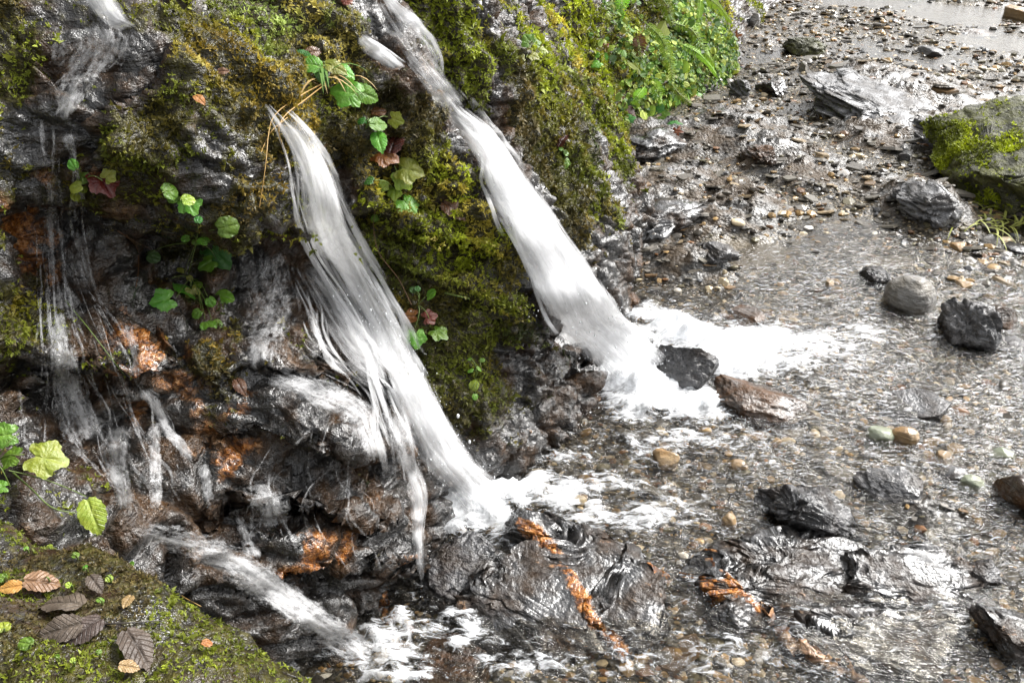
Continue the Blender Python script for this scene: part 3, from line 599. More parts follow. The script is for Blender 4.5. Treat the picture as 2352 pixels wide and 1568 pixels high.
rock('stone', 'pale cream stone below the hanging ferns', 1726, 62, 34, 0.16, 0.14, 'grey', 92, sink=0.25, cat='stone', sub=4)
rock('stone', 'small cream stone below the brown angular stone', 1845, 165, 20, 0.10, 0.10, 'grey', 93, sink=0.25, cat='stone', sub=4)
rock('stone', 'pale flat slate in the gravel, right of the brown angular stone', 2135, 128, 60, 0.2, 0.09, 'pale', 94, sink=0.3, cat='stone', sub=4)
rock('stone', 'yellow stone half in the pool at the top right', 2335, 45, 60, 0.4, 0.2, 'tan', 95, sink=0.35, cat='stone', sub=4)
rock('stone', 'dark flat stone in the far pool', 2235, 82, 90, 0.3, 0.08, 'brown', 96, sink=0.35, cat='stone', sub=4)
rock('stone', 'dark grey slate lump right of the fern bank', 1770, 215, 70, 0.26, 0.15, 'slate', 97, sink=0.3, strata=0.12, cat='stone')
rock('stone', 'bluish slate lump at the foot of the fern bank', 1700, 222, 60, 0.2, 0.14, 'pale', 98, sink=0.3, strata=0.12, cat='stone')
rock('stone', 'reddish brown stone in the gravel left of the cracked outcrop', 1885, 205, 40, 0.14, 0.08, 'brown', 99, sink=0.3, cat='stone', sub=4)
rock('stone', 'small russet stone below the reddish brown stone', 1880, 238, 28, 0.10, 0.08, 'tan', 100, sink=0.3, cat='stone', sub=4)
rock('stone', 'dark blue grey stone on the gravel in mid picture right', 2070, 372, 30, 0.07, 0.08, 'black', 101, sink=0.3, cat='stone', sub=4)
rock('stone', 'white quartz stone below the striped block', 2270, 560, 50, 0.1, 0.06, 'grey', 102, sink=0.35, cat='stone', sub=4)
rock('stone', 'tan flat stone below the striped block', 2195, 572, 50, 0.1, 0.05, 'tan', 103, sink=0.35, cat='stone', sub=4)
rock('stone', 'dark rock of thin layers above the round pale stone', 2010, 640, 70, 0.14, 0.08, 'black', 104, sink=0.35, cat='stone', strata=0.1)
rock('stone', 'pale squarish stone at the foot of the mossy nose', 1440, 445, 44, 0.1, 0.08, 'grey', 105, sink=0.35, cat='stone', sub=4)
rock('stone', 'small tan stone just above the foam pool', 1905, 655, 26, 0.05, 0.04, 'tan', 106, sink=0.3, cat='stone', sub=4)
rock('stone', 'rusty pebble beside the round pale stone', 2210, 660, 45, 0.08, 0.05, 'tan', 107, sink=0.35, cat='stone', sub=4)
rock('stone', 'dark slate flake at the right edge under the grass', 2330, 575, 60, 0.12, 0.05, 'slate', 108, sink=0.3, cat='stone', sub=4)

# short names of things one can find, for telling loose stones apart
MARKS = [(1572, 868, 'black striped rock in the foam'), (1760, 935, 'flat brown slab by the foam'), (1240, 1345, 'big foreground slate outcrop'), (1850, 1190, 'jagged black rock'), (2050, 1135, 'pale topped rock'), (1800, 1330, 'long layered ledge'), (2110, 1345, 'broken end of the ledge'), (1680, 1425, 'low greenish black rock'), (2050, 1480, 'submerged brown slab'), (2215, 770, 'striped jagged rock'), (2085, 695, 'round pale grey stone'), (2075, 1010, 'round tan cobble'), (1527, 1060, 'orange brown cobble'), (2230, 1115, 'flat greenish cobble'), (1730, 735, 'brown stone behind the foam'), (2250, 400, 'mossy right boulder'), (2030, 250, 'cracked pale outcrop'), (2120, 490, 'striped slate block'), (1640, 585, 'flat pale slab by the nose'), (1500, 350, 'crumbling slate ledge'), (1520, 505, 'dark flaky ledge'), (1745, 360, 'brown slate plate'), (1845, 122, 'brown angular stone'), (1726, 62, 'cream stone below the ferns'), (2135, 128, 'pale flat slate'), (2335, 45, 'yellow stone in the far pool'), (2235, 82, 'dark stone in the far pool'), (1770, 215, 'dark slate lump'), (1885, 205, 'reddish brown stone'), (2070, 372, 'dark blue grey stone'), (2270, 560, 'white quartz stone'), (2010, 640, 'thin layered dark rock'), (1440, 445, 'squarish pale stone'), (2290, 515, 'yellow grass tuft'), (1100, 1150, 'middle waterfall splash'), (2110, 940, 'triangular sunken rock'), (2330, 1150, 'rust brown edge rock'), (2320, 1470, 'corner slate rock')]
def proj(p):
    q = np.asarray(p) - CAM; z = q @ _f; return 1176 + FPX * (q @ _r) / z, 784 - FPX * (q @ _u) / z
_used = {}
ORD = ['nearest to it', 'second nearest', 'third nearest', 'fourth nearest', 'fifth nearest', 'sixth nearest', 'seventh nearest', 'eighth nearest', 'ninth nearest', 'tenth nearest', 'eleventh nearest', 'twelfth nearest', 'thirteenth nearest', 'fourteenth nearest', 'fifteenth nearest', 'sixteenth nearest', 'seventeenth nearest', 'eighteenth nearest', 'nineteenth nearest', 'twentieth nearest', 'twenty first nearest', 'twenty second nearest']
_pend = []
def queue_label(o, what, cat, group):
    x, y = proj(o.location); d = [math.hypot(x - a, y - b) for a, b, _ in MARKS]; k = int(np.argmin(d)); a, b, nm = MARKS[k]
    side = ('right of' if x > a else 'left of') if abs(x - a) > abs(y - b) * 1.3 else ('below' if y > b else 'above')
    _pend.append((f'{what} {side} the {nm}', d[k], o, cat, group))
def flush_labels():
    by = {}
    for e in _pend: by.setdefault(e[0], []).append(e)
    for lab, es in by.items():
        es.sort(key=lambda e: e[1])
        for r, (_, _, o, cat, group) in enumerate(es): tag(o, lab if len(es) == 1 else f'{lab}, {ORD[min(r, len(ORD) - 1)]}', cat, group)
# loose gravel: the stones that show largest are things of their own, the rest one mass
NG = 23000
PAL = [('dark slate', (0.028, 0.029, 0.031), .21), ('grey', (0.095, 0.090, 0.080), .20), ('olive grey', (0.13, 0.12, 0.075), .14), ('tan', (0.34, 0.215, 0.085), .16), ('cream', (0.50, 0.41, 0.27), .09), ('russet', (0.17, 0.075, 0.03), .07), ('white', (0.60, 0.58, 0.55), .04), ('bluish', (0.075, 0.085, 0.10), .07)]
gy = np.exp(rng.uniform(math.log(0.85), math.log(10.0), NG * 4)); gx = rng.uniform(-0.45, 1.15, NG * 4) * (0.75 + 0.66 * gy) + 0.12 * gy
_f2 = np.array([np.interp(gy, _fc[:, 1], _fc[:, 0])])[0]
ok = (gx > _f2 - 0.02) & (np.abs(gx) < 0.78 * (gy * 0.84 + 0.76)); gx, gy = gx[ok][:NG], gy[ok][:NG]; NG = len(gx)
gz, gled = bed_z(gx, gy)
keep = (rng.random(NG) > gled * 0.85) & (rng.random(NG) > sand_field(gx, gy)[0] * 1.05); gx, gy, gz = gx[keep], gy[keep], gz[keep]; NG = len(gx)
gd = np.sqrt(gx ** 2 + gy ** 2 + 1.4 ** 2)
gr = np.exp(rng.normal(-4.80, 0.48, NG)) * (0.66 + 0.17 * gd); gr = np.clip(gr, 0.004, 0.034)
near = gy < 2.6; gr[near] *= 0.9
kind = rng.choice(len(PAL), NG, p=np.array([p[2] for p in PAL]) / sum(p[2] for p in PAL))
flat = rng.uniform(0.2, 0.6, NG); asp = rng.uniform(0.55, 1.0, NG); yaw = rng.uniform(-0.9, 0.9, NG) + 0.15
def mat_pebble():
    m, nt, out = new_mat('wet_pebble'); g = N(nt); P = g.pos()
    c = g.attr('col', 'Color'); n = g.noise(P, 120, 5, 0.65)
    c = g.mix(g.ramp(n, [(0.3, 0), (0.75, 0.7)]), c, g.mix(0.4, c, (0.32, 0.25, 0.15)))
    c = g.mix(g.ramp(g.noise(P, 45, 3, 0.5), [(0.5, 0), (0.75, 0.5)]), c, g.mix(0.6, c, (0.02, 0.018, 0.015)))
    b = g.bump(n, 0.25, 0.004)
    bs = g.bsdf(Base_Color=c, Roughness=0.38, Specular_IOR_Level=0.12, Normal=b, Coat_Weight=g.ramp(n, [(0.36, 0.1), (0.62, 0.55)]), Coat_Roughness=0.07, Coat_IOR=1.5, Coat_Normal=b)
    g.lk(bs.outputs[0], out.inputs[0]); return m
MAT_PEB = mat_pebble()
show = gr / gd; 
inview = (np.abs(gx / (gy * 0.839 + 1.4 * 0.545)) < 0.62) & (gy > 1.0)
foam_c = at_z(1620, 800)
show = np.where(inview & (np.hypot(gx - foam_c[0], gy - foam_c[1]) > 0.35), show, 0)
order = np.argsort(-show); big = order[:290]; rest = order[290:]
_r3 = rng.random(NG)
pv, pf = ico(2); protos = {}
for k, (nm, c, _) in enumerate(PAL):
    for q in range(3):
        V, F = rock_verts(2, (2, 2, 2), 200 + k * 7 + q, cuts=6, blocky=0.9, fine=0.03)
        me = mesh_np('pebble', V, F, MAT_PEB); set_attr(me, 'col', np.tile(np.array(c) * (0.8 + 0.2 * q), (len(V), 1)), 'COLOR'); protos[k, q] = me
bpy_update = []
for i in big:
    o = obj('pebble', protos[kind[i], int(_r3[i] * 3)]); o.location = (gx[i], gy[i], gz[i] + gr[i] * flat[i] * 0.35)
    o.scale = (gr[i], gr[i] * asp[i], gr[i] * flat[i]); o.rotation_euler = (rng.normal(0, 0.2), rng.normal(0, 0.2), yaw[i])
    bpy_update.append((o, f'{PAL[kind[i]][0]} pebble', 'pebble', 'loose pebbles on the stream bed'))
V1, F1 = ico(1); vars_ = []
for q in range(8):
    rg = np.random.default_rng(500 + q); vars_.append(V1 * (1 + rg.uniform(-0.28, 0.22, (len(V1), 1))))
vars_ = np.array(vars_); vi = rng.integers(0, 8, len(rest)); B = vars_[vi] * np.stack([gr, gr * asp, gr * flat], 1)[rest][:, None, :]
c_, s_ = np.cos(yaw[rest])[:, None], np.sin(yaw[rest])[:, None]; tl = rng.normal(0, 0.25, (len(rest), 1))
B[..., 2] += B[..., 1] * tl
GV = np.stack([B[..., 0] * c_ - B[..., 1] * s_, B[..., 0] * s_ + B[..., 1] * c_, B[..., 2]], -1) + np.stack([gx, gy, gz + gr * flat * 0.3], 1)[rest][:, None, :]
GF = (F1[None] + (np.arange(len(rest)) * len(V1))[:, None, None]).reshape(-1, 3)
me = mesh_np('gravel', GV.reshape(-1, 3), GF, MAT_PEB, smooth=False)
gc = np.array([p[1] for p in PAL])[kind[rest]] * rng.uniform(0.6, 1.3, (len(rest), 1)); set_attr(me, 'col', np.repeat(gc, len(V1), axis=0), 'COLOR')
tag(obj('gravel', me), 'small mixed gravel and slate chips over the stream bed', 'gravel', kind='stuff')

# flat slate flakes lying along the bedding: the largest are things of their own, the rest one mass
def flake_proto(seed):
    rg = np.random.default_rng(seed); k = 7; t = np.sort(rg.uniform(0, 2 * np.pi, k) * 0.35 + np.arange(k) * 2 * np.pi / k * 0.65 + 0.3 * np.arange(k) * 0)
    t = np.arange(k) * 2 * np.pi / k + rg.uniform(-0.3, 0.3, k); r = rg.uniform(0.65, 1.1, k)
    top = np.stack([np.cos(t) * r * 0.93, np.sin(t) * r * 0.93, 0.5 + rg.uniform(-.18, .18, k)], 1); bot = np.stack([np.cos(t) * r * 1.05, np.sin(t) * r * 1.05, np.full(k, -0.5)], 1)
    V = np.vstack([top, bot]); F = [(0, i, i + 1) for i in range(1, k - 1)]
    for i in range(k):
        j = (i + 1) % k; F += [(i, i + k, j + k), (i, j + k, j)]
    return V, np.array(F)
FP = [flake_proto(900 + q) for q in range(7)]
FPAL = np.array([(0.024, 0.023, 0.022), (0.055, 0.052, 0.047), (0.10, 0.095, 0.082), (0.21, 0.20, 0.185), (0.12, 0.070, 0.032), (0.25, 0.19, 0.115)]); FNAME = ['black', 'dark grey', 'grey', 'pale grey', 'brown', 'buff']
NF = 9000
fy_ = np.exp(rng.uniform(math.log(1.0), math.log(9.5), NF)); fx_ = rng.uniform(-0.62, 0.72, NF) * (0.84 * fy_ + 0.76)
fm = (rng.random(NF) > sand_field(fx_, fy_)[0] * 1.1) & (fx_ > np.interp(fy_, _fc[:, 1], _fc[:, 0]) + 0.01) & ((fy_ > 2.2) | (rng.random(NF) < 0.45)); fx_, fy_ = fx_[fm], fy_[fm]; NF = len(fx_)
fz_, fl_ = bed_z(fx_, fy_); fd_ = np.sqrt(fx_ ** 2 + fy_ ** 2 + 1.96)
fr_ = np.exp(rng.normal(-4.05, 0.5, NF)) * (0.55 + 0.17 * fd_); fr_ = np.clip(fr_, 0.008, 0.075)
fk_ = rng.choice(6, NF, p=[.22, .24, .22, .14, .10, .08]); fv_ = rng.integers(0, 7, NF); fya = rng.normal(0.2, 0.45, NF); fas = rng.uniform(0.4, 0.9, NF); fth = rng.uniform(0.08, 0.22, NF); ftx = rng.normal(-0.12, 0.16, NF); fty = rng.normal(0.0, 0.14, NF)
_show = np.where((np.abs(fx_ / (fy_ * 0.839 + 0.763)) < 0.62) & (np.hypot(fx_ - foam_c[0], fy_ - foam_c[1]) > 0.35), fr_ / fd_, 0); _ord = np.argsort(-_show); fbig, frest = _ord[:200], _ord[200:]
fmesh = {}
for i in fbig:
    kk = (fk_[i], fv_[i])
    if kk not in fmesh:
        V, F = FP[kk[1]]; me = mesh_np('slate_flake', V, F, MAT_PEB, smooth=False); set_attr(me, 'col', np.tile(FPAL[kk[0]], (len(V), 1)), 'COLOR'); fmesh[kk] = me
    o = obj('slate_flake', fmesh[kk]); o.location = (fx_[i], fy_[i], fz_[i] + fr_[i] * fth[i] * 0.45); o.scale = (fr_[i], fr_[i] * fas[i], fr_[i] * fth[i]); o.rotation_euler = (ftx[i], fty[i], fya[i])
    bpy_update.append((o, f'{FNAME[fk_[i]]} slate flake', 'slate flake', 'slate flakes on the stream bed'))
VV, FF, CC, off = [], [], [], 0
for q in range(7):
    m_ = frest[fv_[frest] == q]; V, F = FP[q]; B = V[None] * np.stack([fr_[m_], fr_[m_] * fas[m_], fr_[m_] * fth[m_]], 1)[:, None]
    B[..., 2] += B[..., 1] * ftx[m_][:, None] - B[..., 0] * fty[m_][:, None]; c_, s_ = np.cos(fya[m_])[:, None], np.sin(fya[m_])[:, None]
    B = np.stack([B[..., 0] * c_ - B[..., 1] * s_, B[..., 0] * s_ + B[..., 1] * c_, B[..., 2]], -1) + np.stack([fx_[m_], fy_[m_], fz_[m_] + fr_[m_] * fth[m_] * .45], 1)[:, None]
    VV.append(B.reshape(-1, 3)); FF.append((F[None] + (np.arange(len(m_)) * len(V))[:, None, None]).reshape(-1, 3) + off); off += len(m_) * len(V); CC.append(np.repeat(FPAL[fk_[m_]] * rng.uniform(.7, 1.3, (len(m_), 1)), len(V), axis=0))
me = mesh_np('slate_chips', np.vstack(VV), np.vstack(FF), MAT_PEB, smooth=False); set_attr(me, 'col', np.vstack(CC), 'COLOR')
tag(obj('slate_chips', me), 'flat wet slate chips strewn over the stream bed', 'slate chips', kind='stuff')
for o, w_, c_, g_ in bpy_update: queue_label(o, w_, c_, g_)
flush_labels()
# ------------------------------------------------------------------ water
def mat_white_water(name, along=1.6, across=55.0, sharp=0.22, tint=(0.97, 0.975, 0.985), ragged=1.0):
    m, nt, out = new_mat(name); g = N(nt)
    u, v, d, e, t = g.attr('fu'), g.attr('fv'), g.attr('fd'), g.attr('fe'), g.attr('ft')
    def uv(a, b, z=0.0):
        c = g.node('ShaderNodeCombineXYZ'); g.lk(g.math('MULTIPLY', u, a), c.inputs[0]); g.lk(g.math('MULTIPLY', v, b), c.inputs[1]); c.inputs[2].default_value = z; return c.outputs[0]
    n1 = g.noise(uv(across, along), 1.0, 3, 0.6, 0.3); n2 = g.noise(uv(across * 1.7, along * 5.5, 4), 1.0, 4, 0.68, 0.6); n0 = g.noise(uv(across * 0.35, along * 1.4, 9), 1.0, 3, 0.6, 0.2)
    n = g.math('ADD', g.math('MULTIPLY', n1, 0.55), g.math('MULTIPLY', n2, 0.45))
    ed = g.math('POWER', g.math('MAXIMUM', g.math('ADD', e, g.math('MULTIPLY', g.math('SUBTRACT', n0, 0.5), 1.1 * ragged)), 0.0), 4.0)
    a = g.math('SUBTRACT', g.math('SUBTRACT', g.math('ADD', g.math('ADD', n, d), g.math('MULTIPLY', g.math('SUBTRACT', n0, 0.5), 0.35)), g.math('MULTIPLY', ed, 0.42)), t)
    al = g.ramp(a, [(0.5, 0), (0.5 + sharp, 0.5), (0.5 + sharp * 2.2, 0.98)])
    bp = g.bump(n, 0.5, 0.012)
    wh = g.bsdf(Base_Color=tint, Roughness=0.35, Normal=bp, Specular_IOR_Level=0.4)
    tr = g.node('ShaderNodeBsdfTranslucent'); tr.inputs[0].default_value = (*tint, 1)
    mx = g.node('ShaderNodeMixShader'); mx.inputs[0].default_value = 0.35; g.lk(wh.outputs[0], mx.inputs[1]); g.lk(tr.outputs[0], mx.inputs[2])
    tp = g.node('ShaderNodeBsdfTransparent'); mm = g.node('ShaderNodeMixShader')
    g.lk(al, mm.inputs[0]); g.lk(tp.outputs[0], mm.inputs[1]); g.lk(mx.outputs[0], mm.inputs[2]); g.lk(mm.outputs[0], out.inputs[0]); return m
MAT_FALL = mat_white_water('falling_water', 2.2, 34.0, 0.26, ragged=1.5); MAT_TRICKLE = mat_white_water('trickling_water', 16.0, 70.0, 0.24, ragged=1.6)
OUT = np.array([0.62, -0.55, 0.56])
def smooth1(a, k):
    kr = np.hanning(k + 2)[1:-1]; kr /= kr.sum(); return np.convolve(np.pad(a, (k // 2, k - 1 - k // 2), mode='edge'), kr, 'valid')
def water_sheet(secs, n=130, m=26, layers=3, lift=0.012, bulge=0.03, sm=41, seed=0, wob=0.0, edge=0.5, bvhs=None, free=True, spread=0.006, wide=1.02):
    """secs: (left x, left y, right x, right y, density) in picture points; the sheet lies on the rock or falls free in front of it"""
    A = np.array([s[:5] for s in secs], float); mid = (A[:, 0:2] + A[:, 2:4]) / 2; hv = (A[:, 2:4] - A[:, 0:2]) / 2 * wide; A[:, 0:2] = mid - hv; A[:, 2:4] = mid + hv; C = catmull(A, n)
    b = bvhs or (BANKB, BOULB, BEDB, ROCKB)
    def depth(x, y):
        h = CAST(x, y, b); return dep(np.array(h[0]))
    tL = np.array([depth(c[0] * 0.75 + c[2] * 0.25, c[1] * 0.75 + c[3] * 0.25) for c in C]); tR = np.array([depth(c[0] * 0.25 + c[2] * 0.75, c[1] * 0.25 + c[3] * 0.75) for c in C])
    t0 = np.minimum(tL, tR); ts = smooth1(t0, sm)
    if free:
        for _ in range(3): ts = smooth1(np.minimum(ts, t0), max(5, sm // 3))
    sl = smooth1(np.clip(tR - tL, -0.05, 0.05), sm)
    VV, FF, at = [], [], {k: [] for k in ('fu', 'fv', 'fd', 'fe', 'ft')}; off = 0
    for L in range(layers):
        uu = np.linspace(0, 1, m); PTS = np.zeros((n, m, 3))
        for j, u in enumerate(uu):
            px = C[:, 0] * (1 - u) + C[:, 2] * u; py = C[:, 1] * (1 - u) + C[:, 3] * u
            d = np.array([ray(a_, b_) for a_, b_ in zip(px, py)])
            PTS[:, j] = CAM + d * (ts + sl * (u - 0.5) * 2)[:, None]
        wid = np.linalg.norm(PTS[:, -1] - PTS[:, 0], axis=1); ln = np.concatenate([[0], np.cumsum(np.linalg.norm(np.diff(PTS[:, m // 2], axis=0), axis=1))])
        up = lift + spread * L + bulge * np.sin(np.pi * uu)[None, :] ** 0.8 * np.clip(wid / 0.1, 0.3, 1.3)[:, None]
        q = np.stack([np.broadcast_to(uu * wid.mean() * 40 + L * 7 + seed, (n, m)), np.broadcast_to(ln[:, None] * 3, (n, m)), np.full((n, m), seed)], -1).reshape(-1, 3)
        up = up + (0.004 * fbm(q, 3, 0.6, seed + L)).reshape(n, m)
        PTS = PTS + OUT * up[..., None]
        VV.append(PTS.reshape(-1, 3)); FF.append(grid_faces(n, m) + off); off += n * m
        at['fu'].append(np.broadcast_to((uu - 0.5)[None, :] * wid[:, None] + L * 1.7 + seed * 3.1, (n, m)).ravel())
        at['fv'].append(np.broadcast_to(ln[:, None] + L * 0.9, (n, m)).ravel())
        dens = C[:, 4][:, None] + 0.0 * uu; at['fd'].append((dens * np.ones((n, m))).ravel() - 0.06 * L)
        at['fe'].append(np.broadcast_to((np.abs(uu - 0.5) * 2)[None, :], (n, m)).ravel())
        e2 = np.zeros((n, m)); ns = max(7, n // 8); e2[:ns] += ((1 - np.linspace(0, 1, ns)) ** 1.3 * 0.5)[:, None]; ne = max(8, n // 5); e2[-ne:] += (np.linspace(0, 1, ne) ** 1.5 * 0.42)[:, None]; at['ft'].append(e2.ravel())
    return np.vstack(VV), np.vstack(FF), {k: np.concatenate(v) for k, v in at.items()}, ts, C
def sheet_obj(name, W, mat, parent=None):
    V, F, at = W[:3]; me = mesh_np(name, V, F, mat)
    for k, v in at.items(): set_attr(me, k, v)
    return obj(name, me, parent)
_dV, _dF = ico(1)
def mat_drop():
    m, nt, out = new_mat('water_drops'); g = N(nt)
    bs = g.bsdf(Base_Color=(0.9, 0.92, 0.95), Roughness=0.1, Specular_IOR_Level=0.8); g.lk(bs.outputs[0], out.inputs[0]); return m
MAT_DROP = mat_drop()
def drops(name, C, spread, n, r, parent, seed=0):
    rg = np.random.default_rng(seed); C = np.asarray(C); i = rg.integers(0, len(C), n)
    p = C[i] + rg.normal(size=(n, 3)) * spread * rg.uniform(0.2, 1.0, (n, 1)); s = r * np.exp(rg.normal(0, 0.5, n))
    V = (p[:, None] + _dV[None] * s[:, None, None] * np.array([1, 1, 1.8])).reshape(-1, 3); F = (_dF[None] + (np.arange(n) * len(_dV))[:, None, None]).reshape(-1, 3)
    return tag(obj(name, mesh_np(name, V, F, MAT_DROP), parent), kind='stuff')
def strands(name, secs, count, wpx, dens, seed, parent, mat=None, over=0.25, n=70, lift0=0.012):
    """loose strands of water inside and just beside a fall: each its own narrow, slightly wandering sheet, joined"""
    rg = np.random.default_rng(seed); A = np.array([s[:5] for s in secs], float); VV, FF, at, off = [], [], {k: [] for k in ('fu', 'fv', 'fd', 'fe', 'ft')}, 0
    for k in range(count):
        u0 = rg.uniform(-over, 1 + over); i0 = rg.uniform(0, len(A) * 0.62); i1 = min(len(A) - 1, i0 + rg.uniform(2.0, len(A) * 0.6)); ii = np.linspace(i0, i1, 6)
        C = np.stack([np.interp(ii, np.arange(len(A)), A[:, q]) for q in range(4)], 1); dr = np.cumsum(rg.normal(0, 0.05, 6)); u = u0 + dr + rg.normal(0, .1) * np.linspace(0, 1, 6)
        cx = C[:, 0] + (C[:, 2] - C[:, 0]) * u; cy = C[:, 1] + (C[:, 3] - C[:, 1]) * u; w = wpx * rg.uniform(0.4, 1.4) * np.linspace(0.7, 1.4, 6)
        se = [(a - b, c + b * 0.25, a + b, c - b * 0.25, dens * rg.uniform(0.5, 1.4)) for a, b, c in zip(cx, w, cy)]
        W = water_sheet(se, n=36, m=7, layers=1, lift=lift0 + 0.012 * rg.random(), bulge=0.006, sm=15, seed=seed + k)
        VV.append(W[0]); FF.append(W[1] + off); off += len(W[0])
        for q in at: at[q].append(W[2][q])
    o = sheet_obj(name, (np.vstack(VV), np.vstack(FF), {q: np.concatenate(v) for q, v in at.items()}), mat or MAT_FALL, parent); o.location = -Vector(parent.location); return o
# the wide fall on the right
wf = tag(empty('waterfall', CASTALL(1400, 830)), 'widest brightest white waterfall sliding between two mossy ridges', 'waterfall')
WIDE = [(985, 200, 1008, 196, .10), (1006, 262, 1056, 252, .18), (1050, 318, 1118, 300, .28), (1092, 372, 1162, 360, .36), (1100, 433, 1205, 423, .40), (1136, 495, 1250, 480, .44), (1174, 563, 1292, 545, .42), (1200, 618, 1334, 598, .42), (1226, 684, 1376, 660, .44), (1254, 745, 1420, 722, .48), (1310, 800, 1470, 770, .55), (1380, 880, 1530, 830, .6)]
W = water_sheet(WIDE, seed=1, layers=3, bulge=0.02, lift=0.008, sm=61)
sheet_obj('falling_sheet', W, MAT_FALL, wf).location = -Vector(wf.location)
d_ = drops('spray', W[0].reshape(3, -1, 26, 3)[0, 95:, ::8].reshape(-1, 3), 0.035, 420, 0.0010, wf, 4); d_.location = -Vector(wf.location)
strands('strand', WIDE, 34, 7, .2, 200, wf, over=-0.06)
W = water_sheet([(845, -30, 885, -30, .40), (872, 20, 905, 16, .36), (900, 50, 940, 42, .25), (945, 95, 985, 80, .10)], seed=2, n=50, layers=2, sm=15)
sheet_obj('upper_chute', W, MAT_FALL, wf).location = -Vector(wf.location)
W = water_sheet([(800, 92, 822, 80, .05), (812, 108, 838, 94, .26), (830, 130, 868, 112, .34), (862, 158, 900, 136, .25), (905, 185, 940, 165, .05)], seed=3, n=40, layers=2, sm=15)
sheet_obj('side_cascade', W, MAT_FALL, wf).location = -Vector(wf.location)
FILM = [(835, -10, 905, -10, .06), (842, 40, 945, 30, .05), (860, 95, 985, 70, .03), (900, 150, 1005, 125, .03), (950, 195, 1025, 170, .08), (985, 240, 1065, 222, .16), (1020, 290, 1110, 268, .10)]
W = water_sheet(FILM, seed=13, n=70, layers=2, sm=15, lift=0.006, bulge=0.006)
sheet_obj('water_film', W, MAT_FALL, wf).location = -Vector(wf.location)
W = water_sheet([(885, 30, 930, 22, .30), (915, 70, 960, 58, .24), (950, 120, 990, 105, .14), (975, 170, 1008, 155, .12), (990, 215, 1020, 205, .16)], seed=14, n=50, layers=1, sm=15)
sheet_obj('upper_strand', W, MAT_FALL, wf).location = -Vector(wf.location)
W = water_sheet([(1052, 225, 1072, 215, .12), (1085, 275, 1108, 262, .22), (1118, 330, 1150, 318, .22), (1160, 385, 1196, 372, .16), (1185, 425, 1215, 412, .12)], seed=4, n=60, layers=1, sm=15)
sheet_obj('side_strand', W, MAT_FALL, wf).location = -Vector(wf.location)
# the middle fall
mf = tag(empty('waterfall', CASTALL(1080, 1180)), 'greyish waterfall springing off the brown ledge in the middle', 'waterfall')
MIDF = [(578, 232, 586, 228, -.05), (592, 258, 606, 248, .06), (616, 290, 642, 272, .12), (642, 335, 690, 312, .18), (664, 390, 728, 375, .21), (674, 455, 758, 448, .25), (682, 530, 778, 515, .26), (716, 590, 806, 570, .26), (755, 650, 842, 632, .22), (790, 705, 875, 690, .20), (826, 768, 908, 752, .18), (856, 838, 936, 822, .20), (874, 900, 968, 878, .24), (904, 975, 1006, 950, .27), (942, 1045, 1046, 1020, .34), (985, 1115, 1100, 1080, .44), (1035, 1185, 1170, 1130, .52)]
W = water_sheet(MIDF, seed=5, layers=3, bulge=0.018, lift=0.024, sm=45)
sheet_obj('falling_sheet', W, MAT_FALL, mf).location = -Vector(mf.location)
d_ = drops('spray', W[0].reshape(3, -1, 26, 3)[0, 60:, ::5].reshape(-1, 3), 0.025, 500, 0.0008, mf, 5); d_.location = -Vector(mf.location)
strands('strand', MIDF, 40, 6, .20, 300, mf, over=0.2, lift0=0.028)
VEIL = [(640, 590, 720, 580, .02), (660, 660, 780, 650, .06), (690, 730, 840, 720, .10), (710, 790, 890, 775, .12), (770, 850, 925, 835, .14), (850, 905, 960, 885, .16), (865, 985, 985, 960, .14), (885, 1060, 1010, 1035, .14), (910, 1130, 1040, 1100, .16)]
strands('veil_strand', VEIL, 46, 6, .14, 400, mf, over=0.1, lift0=0.02)
W = water_sheet([(668, 600, 720, 590, .02), (690, 660, 770, 655, .06), (712, 730, 830, 720, .10), (730, 790, 880, 775, .14), (790, 850, 920, 830, .18), (860, 900, 950, 880, .2)], seed=6, n=70, layers=2, sm=25)
sheet_obj('thin_veil', W, MAT_FALL, mf).location = -Vector(mf.location)
W = water_sheet([(862, 915, 905, 900, .14), (880, 990, 930, 975, .14), (892, 1060, 950, 1050, .12), (912, 1130, 975, 1120, .14), (930, 1200, 965, 1195, .18), (940, 1270, 965, 1268, .16), (950, 1330, 968, 1325, .12), (955, 1400, 990, 1395, .12)], seed=7, n=80, layers=2, sm=15)
sheet_obj('side_strand', W, MAT_FALL, mf).location = -Vector(mf.location)
W = water_sheet([(1010, 960, 1040, 950, .0), (1035, 1010, 1075, 1000, .05), (1060, 1060, 1100, 1045, .12), (1085, 1110, 1125, 1090, .2)], seed=8, n=40, layers=1, sm=15)
sheet_obj('outer_strand', W, MAT_FALL, mf).location = -Vector(mf.location)
